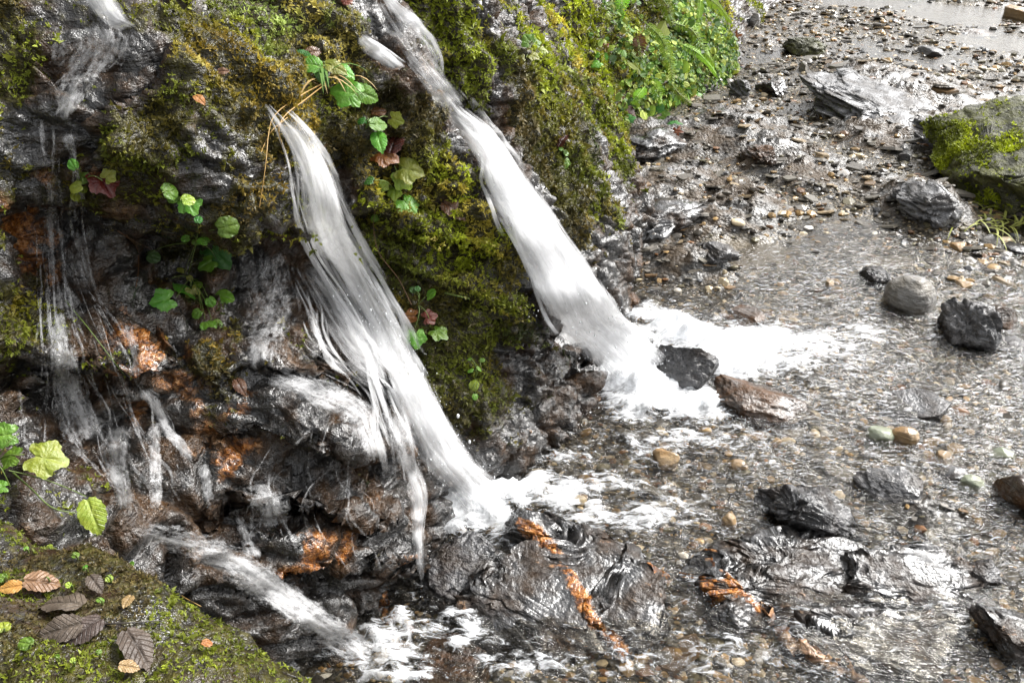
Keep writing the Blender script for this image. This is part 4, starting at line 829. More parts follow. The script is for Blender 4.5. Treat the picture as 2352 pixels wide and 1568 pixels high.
# the fall in the top left corner and the small ones below it
lf = tag(empty('waterfall', CASTALL(230, 90)), 'small pale waterfall dropping into the top left corner', 'waterfall')
W = water_sheet([(130, -40, 230, -40, .30), (165, 5, 258, 0, .30), (195, 45, 280, 35, .22), (215, 80, 310, 65, .14), (230, 110, 380, 90, .06)], seed=9, n=50, layers=2, sm=15)
sheet_obj('falling_sheet', W, MAT_FALL, lf).location = -Vector(lf.location)
W = water_sheet([(85, 85, 300, 75, .05), (85, 130, 330, 120, .07), (90, 180, 300, 165, .06), (105, 225, 220, 215, .05), (118, 270, 172, 265, .16), (125, 310, 165, 310, .02)], seed=10, n=60, layers=2, sm=15)
sheet_obj('water_film', W, MAT_TRICKLE, lf).location = -Vector(lf.location)
TR = [('thin trickle starting below the top left film of water', [(75, 265, 100, 262, .14), (85, 330, 105, 328, .12), (95, 420, 118, 418, .05), (100, 520, 125, 518, .10), (105, 620, 128, 618, .10), (110, 710, 140, 705, .06)]),
      ('trickle beside the first, down to the dark slot at the left', [(130, 300, 165, 298, .12), (150, 370, 180, 366, .05), (170, 450, 195, 448, .08), (185, 540, 205, 538, .04)]),
      ('trickle of water at the far left dropping past the round green leaves', [(28, 880, 48, 878, .05), (40, 980, 58, 975, .1), (56, 1060, 72, 1055, .08), (75, 1120, 90, 1118, 0)]),
      ('broad broken trickle running over dark rock at the left', [(85, 700, 140, 695, .03), (95, 800, 175, 790, .07), (110, 900, 195, 885, .10), (120, 980, 240, 965, .08), (130, 1060, 260, 1050, .04)]),
      ('trickle left of the orange stained knob', [(270, 740, 300, 735, .04), (285, 830, 320, 820, .05), (290, 900, 330, 890, .05)]),
      ('forked trickle with white beads below the orange knob', [(298, 890, 342, 880, .16), (330, 930, 370, 918, .12), (360, 985, 392, 975, .14), (395, 1030, 425, 1018, .16), (430, 1080, 458, 1065, .08)]),
      ('trickle dropping to the start of the gully, left of two', [(235, 970, 300, 965, .10), (215, 1050, 300, 1045, .08), (245, 1110, 300, 1105, .12), (255, 1190, 315, 1185, .12)]),
      ('trickle dropping to the start of the gully, right of two', [(335, 960, 372, 955, .05), (330, 1040, 370, 1035, .09), (335, 1110, 372, 1105, .09), (330, 1190, 375, 1185, .1)]),
      ('thin double trickle below the orange rock patch', [(440, 1060, 480, 1050, .03), (455, 1130, 490, 1120, .07), (470, 1190, 500, 1185, .0)]),
      ('veil of drops in the dark hollow behind the middle waterfall', [(560, 575, 690, 565, .02), (548, 660, 690, 640, .03), (540, 740, 690, 720, .05), (545, 820, 660, 800, .06), (560, 880, 650, 870, .03)]),
      ('sheet of water running over the low ledge under the hollow', [(560, 860, 640, 840, .02), (620, 905, 720, 860, .08), (700, 935, 790, 890, .14), (780, 975, 850, 935, .12), (815, 1030, 865, 1015, .12), (850, 1100, 880, 1090, .05)]),
      ('short white trickle spreading over rock below the low ledge', [(545, 1110, 610, 1100, .06), (560, 1170, 660, 1150, .1), (580, 1230, 680, 1215, .04)]),
      ('thin trickle feeding the gully from above', [(525, 1180, 555, 1175, .04), (540, 1240, 580, 1235, .10), (560, 1290, 610, 1285, .10)])]
LEFT = [(60, 250, 210, 240, .1), (70, 380, 190, 380, .1), (80, 520, 190, 520, .1), (85, 660, 210, 660, .1), (85, 800, 300, 790, .1), (95, 900, 350, 890, .1), (110, 1000, 400, 990, .1), (180, 1100, 440, 1090, .1), (240, 1195, 480, 1180, .1)]
lc = tag(empty('water_trickle', CASTALL(300, 1190)), 'many broken threads of water running down the whole left rock face', 'trickle')
strands('thread', LEFT, 40, 5, .06, 700, lc, MAT_TRICKLE, over=0.02)
LOWL = [(560, 850, 690, 840, .1), (600, 900, 800, 890, .1), (640, 960, 860, 940, .1), (600, 1050, 880, 1030, .1), (560, 1120, 900, 1110, .1), (560, 1200, 920, 1190, .1), (600, 1280, 950, 1270, .1), (680, 1350, 970, 1340, .1)]
lc = tag(empty('water_trickle', CASTALL(800, 1300)), 'thin threads of water spread over the wet rocks left of the middle waterfall', 'trickle')
strands('thread', LOWL, 22, 5, .05, 800, lc, MAT_TRICKLE, over=0.0)
for k, (lab, secs) in enumerate(TR):
    secs = [s[:4] + (s[4] + (0.03 if s[2] - s[0] > 24 else -0.08),) for s in secs]
    W = water_sheet(secs, n=60, m=18, seed=20 + k, layers=2, sm=13, lift=0.01, bulge=0.008, edge=0.4, free=(k not in (1, 8, 9)))
    tag(sheet_obj('water_trickle', W, MAT_TRICKLE), lab, 'trickle')
W = water_sheet([(250, 1190, 300, 1170, .02), (300, 1240, 400, 1200, .08), (380, 1275, 500, 1230, .10), (470, 1310, 580, 1265, .12), (560, 1370, 650, 1320, .17), (650, 1430, 745, 1390, .16), (720, 1480, 840, 1455, .14), (770, 1540, 930, 1500, .12), (820, 1600, 1000, 1560, .1)], n=120, m=30, seed=40, layers=3, sm=21, lift=0.012, bulge=0.012, edge=0.4)
tag(sheet_obj('water_runnel', W, MAT_TRICKLE), 'white runnel rushing down the gully behind the mossy corner boulder', 'runnel')

# stream surface
xs = np.arange(-0.75, 3.2, 0.014); yy = spaced(0.75, 9.5, lambda y: 0.0075 * max(1.0, y / 1.5))
WX, WY = np.meshgrid(xs, yy, indexing='ij'); SX = WX * (0.5 + 0.33 * WY) + 0.10 * WY
FOAM = [(1440, 820, 70, 60, 1.5), (1480, 880, 90, 40, 1.4), (1580, 760, 90, 36, 1.4), (1680, 800, 110, 40, 1.3), (1750, 770, 100, 34, .9), (1640, 830, 90, 30, 1.2), (1850, 780, 110, 40, .55), (1950, 760, 90, 30, .38), (1560, 930, 110, 34, .95), (1450, 930, 70, 30, .6), (1640, 960, 60, 22, .5), (1500, 720, 60, 26, .6), (1800, 830, 90, 36, .45), (1980, 840, 120, 60, .22),
        (1080, 1160, 70, 44, 1.5), (1150, 1130, 70, 34, 1.2), (1230, 1110, 70, 30, .8), (1320, 1130, 70, 36, .6), (1050, 1210, 80, 24, .7), (1400, 1120, 80, 40, .40), (1380, 1200, 80, 26, .55), (1480, 1210, 90, 24, .45), (1560, 1160, 90, 40, .3), (1300, 1050, 90, 24, .34), (1600, 1010, 140, 26, .42), (1500, 1030, 80, 20, .35),
        (860, 1480, 90, 40, .5), (960, 1440, 60, 20, .45), (1050, 1450, 120, 26, .38), (1200, 1520, 140, 30, .38), (900, 1550, 80, 30, .65), (1450, 1480, 100, 50, .25), (1650, 1500, 120, 50, .30), (1900, 1440, 160, 40, .22), (2150, 1420, 140, 40, .2), (1500, 880, 60, 40, .9), (1900, 900, 160, 60, .18), (2100, 900, 160, 80, .12), (1750, 1050, 150, 50, .16)]
foam_glint = np.zeros(SX.size); fx, fy = SX.ravel(), WY.ravel()
wob = np.stack([fx, fy, np.zeros_like(fx)], 1); wx = fx + 0.05 * fbm(wob * 9, 3, 0.6, 401); wy = fy + 0.05 * fbm(wob * 9 + 4, 3, 0.6, 402)
for px, py, rx, ry, w in FOAM:
    c = at_z(px, py); a = abs(at_z(px + rx, py)[0] - c[0]); b = abs(at_z(px, py - ry)[1] - c[1])
    foam_glint = np.maximum(foam_glint, w * np.exp(-(((wx - c[0]) / a) ** 2 + ((wy - c[1]) / b) ** 2)))
foam_glint = np.maximum(foam_glint, 0.08 * (1 - sstep(2.3, 3.0, fy)))  # faint level over the near water: sky glints painted in as white flecks
ca, sa = math.cos(R(-28)), math.sin(R(-28)); fu_, fv_ = fx * ca + fy * sa, -fx * sa + fy * ca
pr = np.stack([fu_ * 13, fv_ * 30, np.zeros_like(fx)], 1); pr2 = np.stack([fu_ * 34, fv_ * 62, np.zeros_like(fx) + 3], 1)
calm = 1 - 0.85 * sstep(2.4, 3.3, fy)
wz = level(fx, fy) - 0.006 + calm * (0.0055 * fbm(pr, 3, 0.55, 403) + 0.0028 * fbm(pr2, 2, 0.5, 404)) + np.clip(foam_glint, 0, 1.5) * (0.020 + 0.038 * np.abs(fbm(wob * 16, 4, 0.6, 405)))
def mat_stream():
    m, nt, out = new_mat('stream_water'); g = N(nt); P = g.pos(); f = g.attr('foam')  # this attribute holds real foam plus the painted glint flecks
    rp = g.mapv(P, (14, 46, 20), (0, 0, R(24))); rn = g.noise(rp, 1.0, 3, 0.55, 0.35); rn2 = g.noise(rp, 2.6, 3, 0.6, 0.3)
    calm = g.attr('calm')
    b = g.bump(g.math('MULTIPLY', g.math('ADD', rn, g.math('MULTIPLY', rn2, 0.4)), calm), 1.0, 0.020)
    fr = g.node('ShaderNodeFresnel'); fr.inputs[0].default_value = 1.36; g.lk(b, fr.inputs['Normal'])
    gl = g.node('ShaderNodeBsdfGlossy'); gl.inputs['Roughness'].default_value = 0.05; gl.inputs[0].default_value = (1, 1, 1, 1); g.lk(b, gl.inputs['Normal'])
    tp = g.node('ShaderNodeBsdfTransparent'); tp.inputs[0].default_value = (0.94, 0.91, 0.84, 1)
    wat = g.node('ShaderNodeMixShader'); g.lk(fr.outputs[0], wat.inputs[0]); g.lk(tp.outputs[0], wat.inputs[1]); g.lk(gl.outputs[0], wat.inputs[2])
    fn = g.noise(g.mapv(P, (26, 58, 30), (0, 0, R(26))), 1.0, 6, 0.68, 1.0)
    a = g.math('ADD', g.math('MULTIPLY', f, 0.62), fn)
    al = g.ramp(a, [(0.63, 0), (0.80, 0.55), (1.05, 1)])
    fb = g.bump(g.noise(P, 70, 5, 0.65), 0.5, 0.012)
    wh = g.bsdf(Base_Color=(0.92, 0.94, 0.96), Roughness=0.35, Normal=fb)
    mm = g.node('ShaderNodeMixShader'); g.lk(al, mm.inputs[0]); g.lk(wat.outputs[0], mm.inputs[1]); g.lk(wh.outputs[0], mm.inputs[2]); g.lk(mm.outputs[0], out.inputs[0]); return m
me = mesh_np('stream_water', np.stack([fx, fy, wz], 1), grid_faces(*SX.shape), mat_stream()); set_attr(me, 'foam', foam_glint); set_attr(me, 'calm', calm)
tag(obj('stream_water', me), 'clear shallow rippling stream with white foam below the falls', kind='structure')
# ------------------------------------------------------------------ moss: tufts of tiny leaves over the bank, the corner boulder and the right boulder
def mat_moss():
    m, nt, out = new_mat('moss'); g = N(nt); P = g.pos(); c = g.attr('col', 'Color')
    bs = g.bsdf(Base_Color=c, Roughness=0.55, Specular_IOR_Level=0.35)
    tr = g.node('ShaderNodeBsdfTranslucent'); g.lk(c, tr.inputs[0]); mx = g.node('ShaderNodeMixShader'); mx.inputs[0].default_value = 0.25
    g.lk(bs.outputs[0], mx.inputs[1]); g.lk(tr.outputs[0], mx.inputs[2]); g.lk(mx.outputs[0], out.inputs[0]); return m
MAT_MOSS = mat_moss()
def tuft_protos(nv=8, leaves=7, seed=1):
    rg = np.random.default_rng(seed); out = []
    for k in range(nv):
        V = []
        for q in range(leaves):
            a = rg.uniform(0, 2 * np.pi); el = rg.uniform(0.15, 1.25); L = rg.uniform(0.6, 1.25); w = L * rg.uniform(0.20, 0.36)
            d = np.array([math.cos(a) * math.cos(el), math.sin(a) * math.cos(el), math.sin(el)]); s = np.array([-math.sin(a), math.cos(a), 0])
            o = np.array([rg.normal(0, .25), rg.normal(0, .25), rg.uniform(-.1, .25)]); dr = np.array([0, 0, -0.18 * L])
            V += [o + s * w * .95, o + d * L + dr, o - s * w * .95]
        out.append(V)
    F = np.array([[q * 3, q * 3 + 1, q * 3 + 2] for q in range(leaves)])
    return np.array(out), F
TUFT, TUFTF = tuft_protos()
def frames(n, seed):
    rg = np.random.default_rng(seed); a = rg.normal(size=n.shape); x = np.cross(a, n); x /= np.linalg.norm(x, axis=1, keepdims=True) + 1e-9
    return x, np.cross(n, x)
def scatter_tufts(name, pos, nrm, size, colr, seed, proto=TUFT, pf=TUFTF, mat=None):
    rg = np.random.default_rng(seed); k = rg.integers(0, len(proto), len(pos)); B = proto[k] * size[:, None, None]
    x, y = frames(nrm, seed + 1)
    V = pos[:, None] + B[..., :1] * x[:, None] + B[..., 1:2] * y[:, None] + B[..., 2:] * nrm[:, None]
    nvp = proto.shape[1]; F = (pf[None] + (np.arange(len(pos)) * nvp)[:, None, None]).reshape(-1, pf.shape[1])
    me = mesh_np(name, V.reshape(-1, 3), F, mat or MAT_MOSS, smooth=False)
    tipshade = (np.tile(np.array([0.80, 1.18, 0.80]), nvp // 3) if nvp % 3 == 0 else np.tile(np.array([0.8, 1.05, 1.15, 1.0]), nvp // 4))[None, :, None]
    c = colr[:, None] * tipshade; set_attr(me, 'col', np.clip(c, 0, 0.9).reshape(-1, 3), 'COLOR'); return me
# sample the bank
def sample_grid(Pg, Ng, w, n, seed, extra=None):
    rg = np.random.default_rng(seed); a = Pg[:-1, :-1]; b = Pg[1:, :-1]; c = Pg[:-1, 1:]
    area = np.linalg.norm(np.cross(b - a, c - a), axis=2); pw = (area * w[:-1, :-1]).ravel(); pw /= pw.sum()
    idx = rg.choice(pw.size, n, p=pw); i, j = np.divmod(idx, Pg.shape[1] - 1); u, v = rg.random((2, n))
    p = a[i, j] + (b - a)[i, j] * u[:, None] + (c - a)[i, j] * v[:, None]
    return p, Ng[i, j], i, j
mossg = moss.reshape(S.shape); wgt = np.clip(mossg - 0.12, 0, 1) ** 1.2
distg = np.linalg.norm(BANK - CAM, axis=2)
# nearer moss is denser because its tufts show; the unseen back gets a thin cover
vis = np.clip(((BANK - CAM) @ _f), 0.3, 20); inv = (np.abs((BANK - CAM) @ _r / vis) < 0.75) & (np.abs((BANK - CAM) @ _u / vis) < 0.52)
wgt = wgt * np.where(inv, 1.0, 0.12) * np.clip(1.6 / distg, 0.25, 1.4) ** 1.3
NM = 62000
mp, mn, mi, mj = sample_grid(BANK, BANK_N, wgt, NM, 3)
mcol = moss_col.reshape(S.shape + (3,))[mi, mj]
pat = fbm(mp * 26, 3, 0.6, 501); pat2 = fbm(mp * 7, 2, 0.5, 502); rr = np.random.default_rng(9)
mcol = mcol * np.exp(0.38 * pat + 0.55 * pat2 + rr.normal(0, 0.13, NM))[:, None]
gold = np.clip(fbm(mp * 12, 3, 0.6, 503) * 1.3, 0, 0.7)[:, None]; mcol = mcol * (1 - gold) + gold * mcol.mean(1, keepdims=True) * np.array([1.65, 1.15, 0.22])
dryk = rr.random(NM) < 0.015; mcol[dryk] = np.array([0.22, 0.19, 0.10]) * rr.uniform(0.5, 1.3, (dryk.sum(), 1))
msz = 0.0068 * np.exp(rr.normal(0, 0.30, NM)) * np.clip(distg[mi, mj] / 1.7, 0.80, 2.2)
up = np.array([0.15, -0.1, 0.35]); nn = mn + up + rr.normal(0, 0.35, mn.shape); nn /= np.linalg.norm(nn, axis=1, keepdims=True)
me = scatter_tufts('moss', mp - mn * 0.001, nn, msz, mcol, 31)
tag(obj('moss', me), 'green and golden moss carpeting the rock bank', 'moss', kind='stuff')
def sample_mesh(V, F, w, n, seed):
    rg = np.random.default_rng(seed); a, b, c = V[F[:, 0]], V[F[:, 1]], V[F[:, 2]]; cr = np.cross(b - a, c - a); ar = np.linalg.norm(cr, axis=1)
    nn_ = cr / (ar[:, None] + 1e-12); cen = (a + b + c) / 3; pw = ar * w(cen, nn_); pw /= pw.sum(); i = rg.choice(len(F), n, p=pw)
    u, v = rg.random((2, n)); m = u + v > 1; u[m], v[m] = 1 - u[m], 1 - v[m]
    return a[i] + (b - a)[i] * u[:, None] + (c - a)[i] * v[:, None], nn_[i]
def bw_(c, n):
    d = fbm(c * 6, 3, 0.5, 511); return sstep(-0.1, 0.5, n[:, 2]) * np.clip(0.8 + 0.5 * d, 0.35, 1) * (c[:, 1] > 0.1)
p, n = sample_mesh(*BOUL, bw_, 32000, 41)
q = fbm(p * 5, 2, 0.5, 512)[:, None]; right = sstep(-0.62, -0.35, p[:, 0])[:, None]
cc = np.where(q > 0.05, np.array(M_OL), np.array(M_BR)); cc = np.where((fbm(p * 9, 2, 0.5, 513)[:, None] > 0.25), np.array(M_OL), cc) * 0.85
cc = cc * np.exp(0.4 * fbm(p * 30, 3, 0.6, 514) + np.random.default_rng(3).normal(0, 0.3, len(p)))[:, None]
n2 = n + np.array([0, 0, .3]) + np.random.default_rng(4).normal(0, .35, n.shape); n2 /= np.linalg.norm(n2, axis=1, keepdims=True)
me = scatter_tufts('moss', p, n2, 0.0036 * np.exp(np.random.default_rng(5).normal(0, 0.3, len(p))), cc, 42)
tag(obj('moss', me, boulder), kind='stuff')
rb, rbV, rbF, _ = ROCK_OBJS['right_boulder']
cR = CASTALL(2230, 380); cR2 = CASTALL(2290, 430)
def rw_(c, n):
    d = np.minimum(np.linalg.norm(c - cR, axis=1), np.linalg.norm(c - cR2, axis=1)); return np.clip(0.75 - d / 0.42 + 0.8 * fbm(c * 5, 3, 0.5, 521), 0, 1) ** 1.5 * (0.3 + 0.7 * sstep(-0.6, 0.2, n[:, 2])) + 0.008
p, n = sample_mesh(rbV, rbF, rw_, 7000, 43)
q = fbm(p * 4, 2, 0.5, 522)[:, None]; cc = np.where(q > 0.1, np.array(M_YG) * 0.9, np.array(M_OL)) * np.exp(0.3 * np.random.default_rng(6).normal(size=(len(p), 1)) + 0.4 * fbm(p * 15, 2, 0.5, 523)[:, None])
n2 = n + np.random.default_rng(7).normal(0, .3, n.shape) + np.array([0, 0, .3]); n2 /= np.linalg.norm(n2, axis=1, keepdims=True)
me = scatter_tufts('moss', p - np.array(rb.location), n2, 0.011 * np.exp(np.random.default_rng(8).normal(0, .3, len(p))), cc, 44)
tag(obj('moss', me, rb), kind='stuff')

# ------------------------------------------------------------------ leaves
def leaf_geom(kind, seed=0):
    """unit leaf: base at the origin, tip near (1,0,0)"""
    rg = np.random.default_rng(seed); na = 44; th = np.linspace(-np.pi, np.pi, na, endpoint=False) + np.pi / na
    if kind == 'lobed':
        r = 0.5 * (1 + 0.11 * np.cos(5 * th) + 0.045 * np.cos(17 * th + seed)) * (1 - 0.55 * np.exp(-((np.pi - np.abs(th)) / 0.28) ** 2)); r *= 1 + 0.12 * np.exp(-(th / 0.35) ** 2)
        sx, sy = 1.0, 1.08
    elif kind == 'round':
        r = 0.5 * (1 + 0.03 * np.cos(9 * th + seed)) * (1 - 0.3 * np.exp(-((np.pi - np.abs(th)) / 0.3) ** 2)); sx, sy = 1.0, 0.92
    elif kind == 'toothed':
        r = 0.5 * (1 + 0.05 * np.cos(15 * th)) * (1 + 0.25 * np.exp(-(th / 0.4) ** 2)) * (1 - 0.15 * np.exp(-((np.pi - np.abs(th)) / 0.3) ** 2)); sx, sy = 1.0, 0.72
    elif kind == 'maple':
        r = 0.5 * (0.70 + 0.34 * np.cos(5 * th) + 0.06 * np.cos(19 * th)); r = np.maximum(r, 0.14); sx, sy = 1.05, 1.05
    else:
        r = 0.5 * np.ones(na); sx, sy = 1.0, 0.5
    rings = [0.0, 0.3, 0.6, 0.85, 1.0]; V = [(0.5, 0, 0)]; A = [0.0]
    for f in rings[1:]:
        for t, q in zip(th, r): V.append((0.5 + math.cos(t) * q * f * sx, math.sin(t) * q * f * sy, 0)); A.append(f)
    V = np.array(V); x, y = V[:, 0], V[:, 1]
    ang = np.arctan2(y, x + 0.03); vein = np.zeros(len(V))
    if kind in ('lobed', 'round', 'maple'):
        for a0 in (-1.05, -0.5, 0, 0.5, 1.05): vein = np.maximum(vein, np.exp(-((ang - a0) * np.hypot(x, y) / 0.035) ** 2))
    else:
        vein = np.exp(-(y / 0.03) ** 2)
    z = -0.10 * np.hypot(x - 0.5, y) ** 2 * 4 * rg.uniform(0.5, 1.5) + 0.07 * np.abs(y) * rg.uniform(0, 2) - 0.035 * vein + (0.03 * np.sin(7 * ang + seed) if kind in ('lobed', 'maple', 'round') else 0.03 * np.sin(3 * x * 4 + seed)) * np.array(A) ** 2 - 0.12 * x ** 2 * rg.uniform(0, 1.5)
    V[:, 2] = z; F = []; herr = np.full(len(V), 1.0 if kind == 'toothed' else 0.0)
    for j in range(na): F.append((0, 1 + j, 1 + (j + 1) % na))
    for k in range(len(rings) - 2):
        for j in range(na):
            a = 1 + k * na + j; b = 1 + k * na + (j + 1) % na; F += [(a, a + na, b + na), (a, b + na, b)]
    return V, np.array(F), vein, V[:, 0].copy(), np.abs(V[:, 1]), herr
def mat_leaf(name, base, vein, edge, rough=0.3, spec=0.6, trans=0.3):
    m, nt, out = new_mat(name); g = N(nt); P = g.pos(); v = g.attr('vein'); fr = g.math('FRACT', g.math('SUBTRACT', g.math('MULTIPLY', g.attr('lx'), 7.0), g.math('MULTIPLY', g.attr('ly'), 6.0))); hv = g.math('MULTIPLY', g.ramp(fr, [(0.36, 0), (0.5, 1), (0.64, 0)]), g.attr('herr')); v = g.math('MAXIMUM', v, hv); oi = g.node('ShaderNodeObjectInfo')
    n = g.noise(P, 60, 3, 0.6); c = g.mix(g.ramp(n, [(0.35, 0), (0.7, 1)]), base, edge); c = g.mix(g.math('MULTIPLY', v, 0.5), c, vein)
    hs = g.node('ShaderNodeHueSaturation'); g.lk(c, hs.inputs['Color']); g.lk(g.math('ADD', g.math('MULTIPLY', oi.outputs['Random'], 0.7), 0.65), hs.inputs['Value']); g.lk(g.math('ADD', g.math('MULTIPLY', oi.outputs['Random'], 0.05), 0.475), hs.inputs['Hue'])
    b = g.bump(g.math('ADD', g.math('MULTIPLY', v, -0.6), g.noise(P, 220, 3, 0.6)), 0.6, 0.003)
    bs = g.bsdf(Base_Color=hs.outputs[0], Roughness=rough, Specular_IOR_Level=spec, Normal=b)
    tr = g.node('ShaderNodeBsdfTranslucent'); g.lk(hs.outputs[0], tr.inputs[0]); mx = g.node('ShaderNodeMixShader'); mx.inputs[0].default_value = trans
    g.lk(bs.outputs[0], mx.inputs[1]); g.lk(tr.outputs[0], mx.inputs[2]); g.lk(mx.outputs[0], out.inputs[0]); return m
LM = {'g': mat_leaf('bright_green_leaf', (0.10, 0.26, 0.022), (0.22, 0.36, 0.08), (0.16, 0.33, 0.03)), 'y': mat_leaf('yellow_green_leaf', (0.24, 0.32, 0.03), (0.35, 0.42, 0.10), (0.32, 0.36, 0.04)),
      'd': mat_leaf('deep_green_leaf', (0.045, 0.15, 0.025), (0.12, 0.24, 0.07), (0.07, 0.20, 0.03)), 'b': mat_leaf('dead_brown_leaf', (0.075, 0.026, 0.014), (0.035, 0.014, 0.008), (0.13, 0.050, 0.022), 0.25, 0.7, 0.1),
      'r': mat_leaf('russet_leaf', (0.15, 0.030, 0.012), (0.07, 0.015, 0.008), (0.20, 0.06, 0.02), 0.3, 0.6, 0.15), 't': mat_leaf('tan_dead_leaf', (0.22, 0.13, 0.06), (0.10, 0.055, 0.025), (0.32, 0.20, 0.10), 0.35, 0.5, 0.15),
      'o': mat_leaf('orange_dead_leaf', (0.36, 0.14, 0.035), (0.2, 0.07, 0.02), (0.45, 0.22, 0.07), 0.4, 0.5, 0.2), 'k': mat_leaf('dark_dead_leaf', (0.055, 0.040, 0.032), (0.022, 0.016, 0.012), (0.10, 0.075, 0.06), 0.4, 0.35, 0.05)}
_lm = {}
def leaf_mesh(kind, mk, v):
    if (kind, mk, v) not in _lm:
        V, F, ve, lx, ly, he = leaf_geom(kind, v + 1); me = mesh_np('leaf', V, F, LM[mk]); set_attr(me, 'vein', ve); set_attr(me, 'lx', lx); set_attr(me, 'ly', ly); set_attr(me, 'herr', he); _lm[kind, mk, v] = me
    return _lm[kind, mk, v]
lrg = np.random.default_rng(77)
def leaf_obj(name, px, py, rpx, ang, mk, kind='lobed', lift=0.022, parent=None, flat=0.0):
    p, n = CASTN(px, py); toc = CAM - p; toc /= np.linalg.norm(toc)
    sz = 2 * rpx * dep(p) / FPX; c = p + n * lift * (0.2 + 0.8 * flat) + toc * lift * (1 - flat)
    z = toc * 0.62 + np.array([0, 0, 0.42]) + lrg.normal(0, 0.24, 3) if flat < 0.5 else n + 0.25 * toc + lrg.normal(0, 0.12, 3)
    z /= np.linalg.norm(z); a = R(ang); x = _r * math.cos(a) + _u * math.sin(a); x = x - z * (x @ z); x /= np.linalg.norm(x); y = np.cross(z, x)
    M = Matrix(((x[0] * sz, y[0] * sz, z[0] * sz, 0), (x[1] * sz, y[1] * sz, z[1] * sz, 0), (x[2] * sz, y[2] * sz, z[2] * sz, 0), (0, 0, 0, 1)))
    base = c - x * sz * 0.5; M.translation = Vector(base)
    o = obj(name, leaf_mesh(kind, mk, int(lrg.integers(0, 3))), parent)
    if parent is not None: o.matrix_basis = Matrix.Translation(-parent.location) @ M
    else: o.matrix_basis = M
    return o, base, p
def mat_stem(name, c):
    m, nt, out = new_mat(name); g = N(nt); n = g.noise(g.pos(), 120, 3, 0.6); bs = g.bsdf(Base_Color=g.mix(n, tuple(0.6 * q for q in c), tuple(1.3 * q for q in c)), Roughness=0.5); g.lk(bs.outputs[0], out.inputs[0]); return m
SM = {'g': mat_stem('green_stem', (0.13, 0.19, 0.04)), 'b': mat_stem('brown_stem', (0.11, 0.055, 0.02)), 's': mat_stem('straw_stalk', (0.40, 0.25, 0.08)), 'k': mat_stem('dark_twig', (0.03, 0.024, 0.018))}
def stem_obj(a, b, r, mk, parent, sag=0.012):
    a, b = np.array(a), np.array(b); t = np.linspace(0, 1, 8)[:, None]; C = a * (1 - t) + b * t + OUT * (sag * np.sin(np.pi * t)) + np.array([0, 0, 1]) * (sag * 0.5 * np.sin(np.pi * t))
    V, F = tube(C - np.array(parent.location), np.linspace(r, r * 0.7, 8), 5); return obj('stem', mesh_np('stem', V, F, SM[mk]), parent)
def plant(label, root, leaves, stem='g', name='leafy_plant', cat='plant', lift=0.022):
    rp, rn = CASTN(*root); e = empty(name, rp); tag(e, label, cat, None)
    for L in leaves:
        px, py, r, ang, mk = L[:5]; kd = L[5] if len(L) > 5 else 'lobed'
        o, base, sp = leaf_obj('leaf', px, py, r, ang, mk, kd, lift * (0.7 + 0.6 * lrg.random()), e); stem_obj(rp, base, 0.0011, stem, e)
    return e
plant('bright green ivy like plant hanging left of the dark hollow, lowest of three clusters', (440, 640), [(412, 657, 36, -70, 'g'), (378, 692, 26, 200, 'g'), (515, 676, 25, -10, 'g', 'round'), (455, 655, 13, 20, 'g', 'round'), (487, 697, 13, -60, 'g', 'round'), (452, 722, 13, 230, 'g', 'round'), (478, 748, 20, -70, 'g', 'round'), (494, 742, 13, -20, 'g', 'round'), (440, 675, 17, -60, 'y')])
plant('leafy plant with one big dark green lobed leaf under the brown ledge', (450, 560), [(496, 582, 36, -50, 'd'), (516, 518, 27, 15, 'g', 'round'), (468, 545, 14, 160, 'g', 'round'), (350, 592, 16, -15, 'd', 'round'), (430, 547, 11, 190, 'g', 'round'), (452, 555, 9, 60, 'g', 'round'), (474, 598, 20, 220, 'g'), (455, 505, 10, 80, 'd', 'round'), (418, 622, 9, 190, 'y', 'round'), (432, 640, 8, -60, 'y', 'round')])
plant('small plant of pale green leaves on the ledge face, highest of the three clusters', (410, 470), [(388, 434, 22, 20, 'g', 'round'), (436, 468, 25, -60, 'g'), (400, 458, 14, 160, 'g', 'round'), (432, 452, 17, 30, 'y', 'round')])
plant('tiny yellow green plant beside a russet leaf at the far left', (185, 420), [(172, 383, 14, 120, 'g', 'round'), (183, 405, 16, 30, 'g', 'round'), (168, 425, 17, 200, 'y', 'round'), (192, 432, 12, -60, 'y', 'round'), (170, 447, 12, -100, 'y', 'round'), (250, 400, 16, 40, 'y')])
plant('grassy plant with big glossy leaves on the mossy brow above the middle waterfall', (740, 180), [(712, 152, 32, 170, 'g', 'toothed'), (760, 160, 26, -20, 'y', 'toothed'), (785, 165, 24, -30, 'g', 'toothed'), (800, 206, 34, 170, 'g', 'lobed'), (835, 212, 30, -15, 'g', 'toothed'), (740, 175, 20, -60, 'd', 'toothed'), (700, 135, 20, 160, 'd', 'toothed')], lift=0.04)
plant('two bright leaves with brown dead leaves beside them, above the ridge crook', (840, 295), [(866, 283, 24, 20, 'g', 'toothed'), (868, 316, 26, -75, 'g', 'toothed'), (905, 278, 17, -20, 'y'), (830, 280, 11, 180, 'd', 'round'), (845, 282, 9, 0, 'd', 'round')])
plant('yellow green lobed leaves in the middle of the ridge between the falls', (905, 440), [(936, 386, 31, -10, 'y'), (924, 410, 27, -40, 'y'), (937, 466, 27, -50, 'g'), (845, 412, 14, 170, 'd', 'round'), (905, 438, 16, -90, 'y'), (880, 425, 12, 40, 'y'), (862, 500, 10, 200, 'g', 'round')])
plant('pair of pale veined leaves low on the ridge beside the middle waterfall', (960, 700), [(955, 771, 22, -85, 'g'), (1007, 757, 21, -40, 'g'), (984, 678, 16, 10, 'g', 'round'), (948, 668, 9, 100, 'd', 'round'), (962, 662, 8, 60, 'd', 'round')])
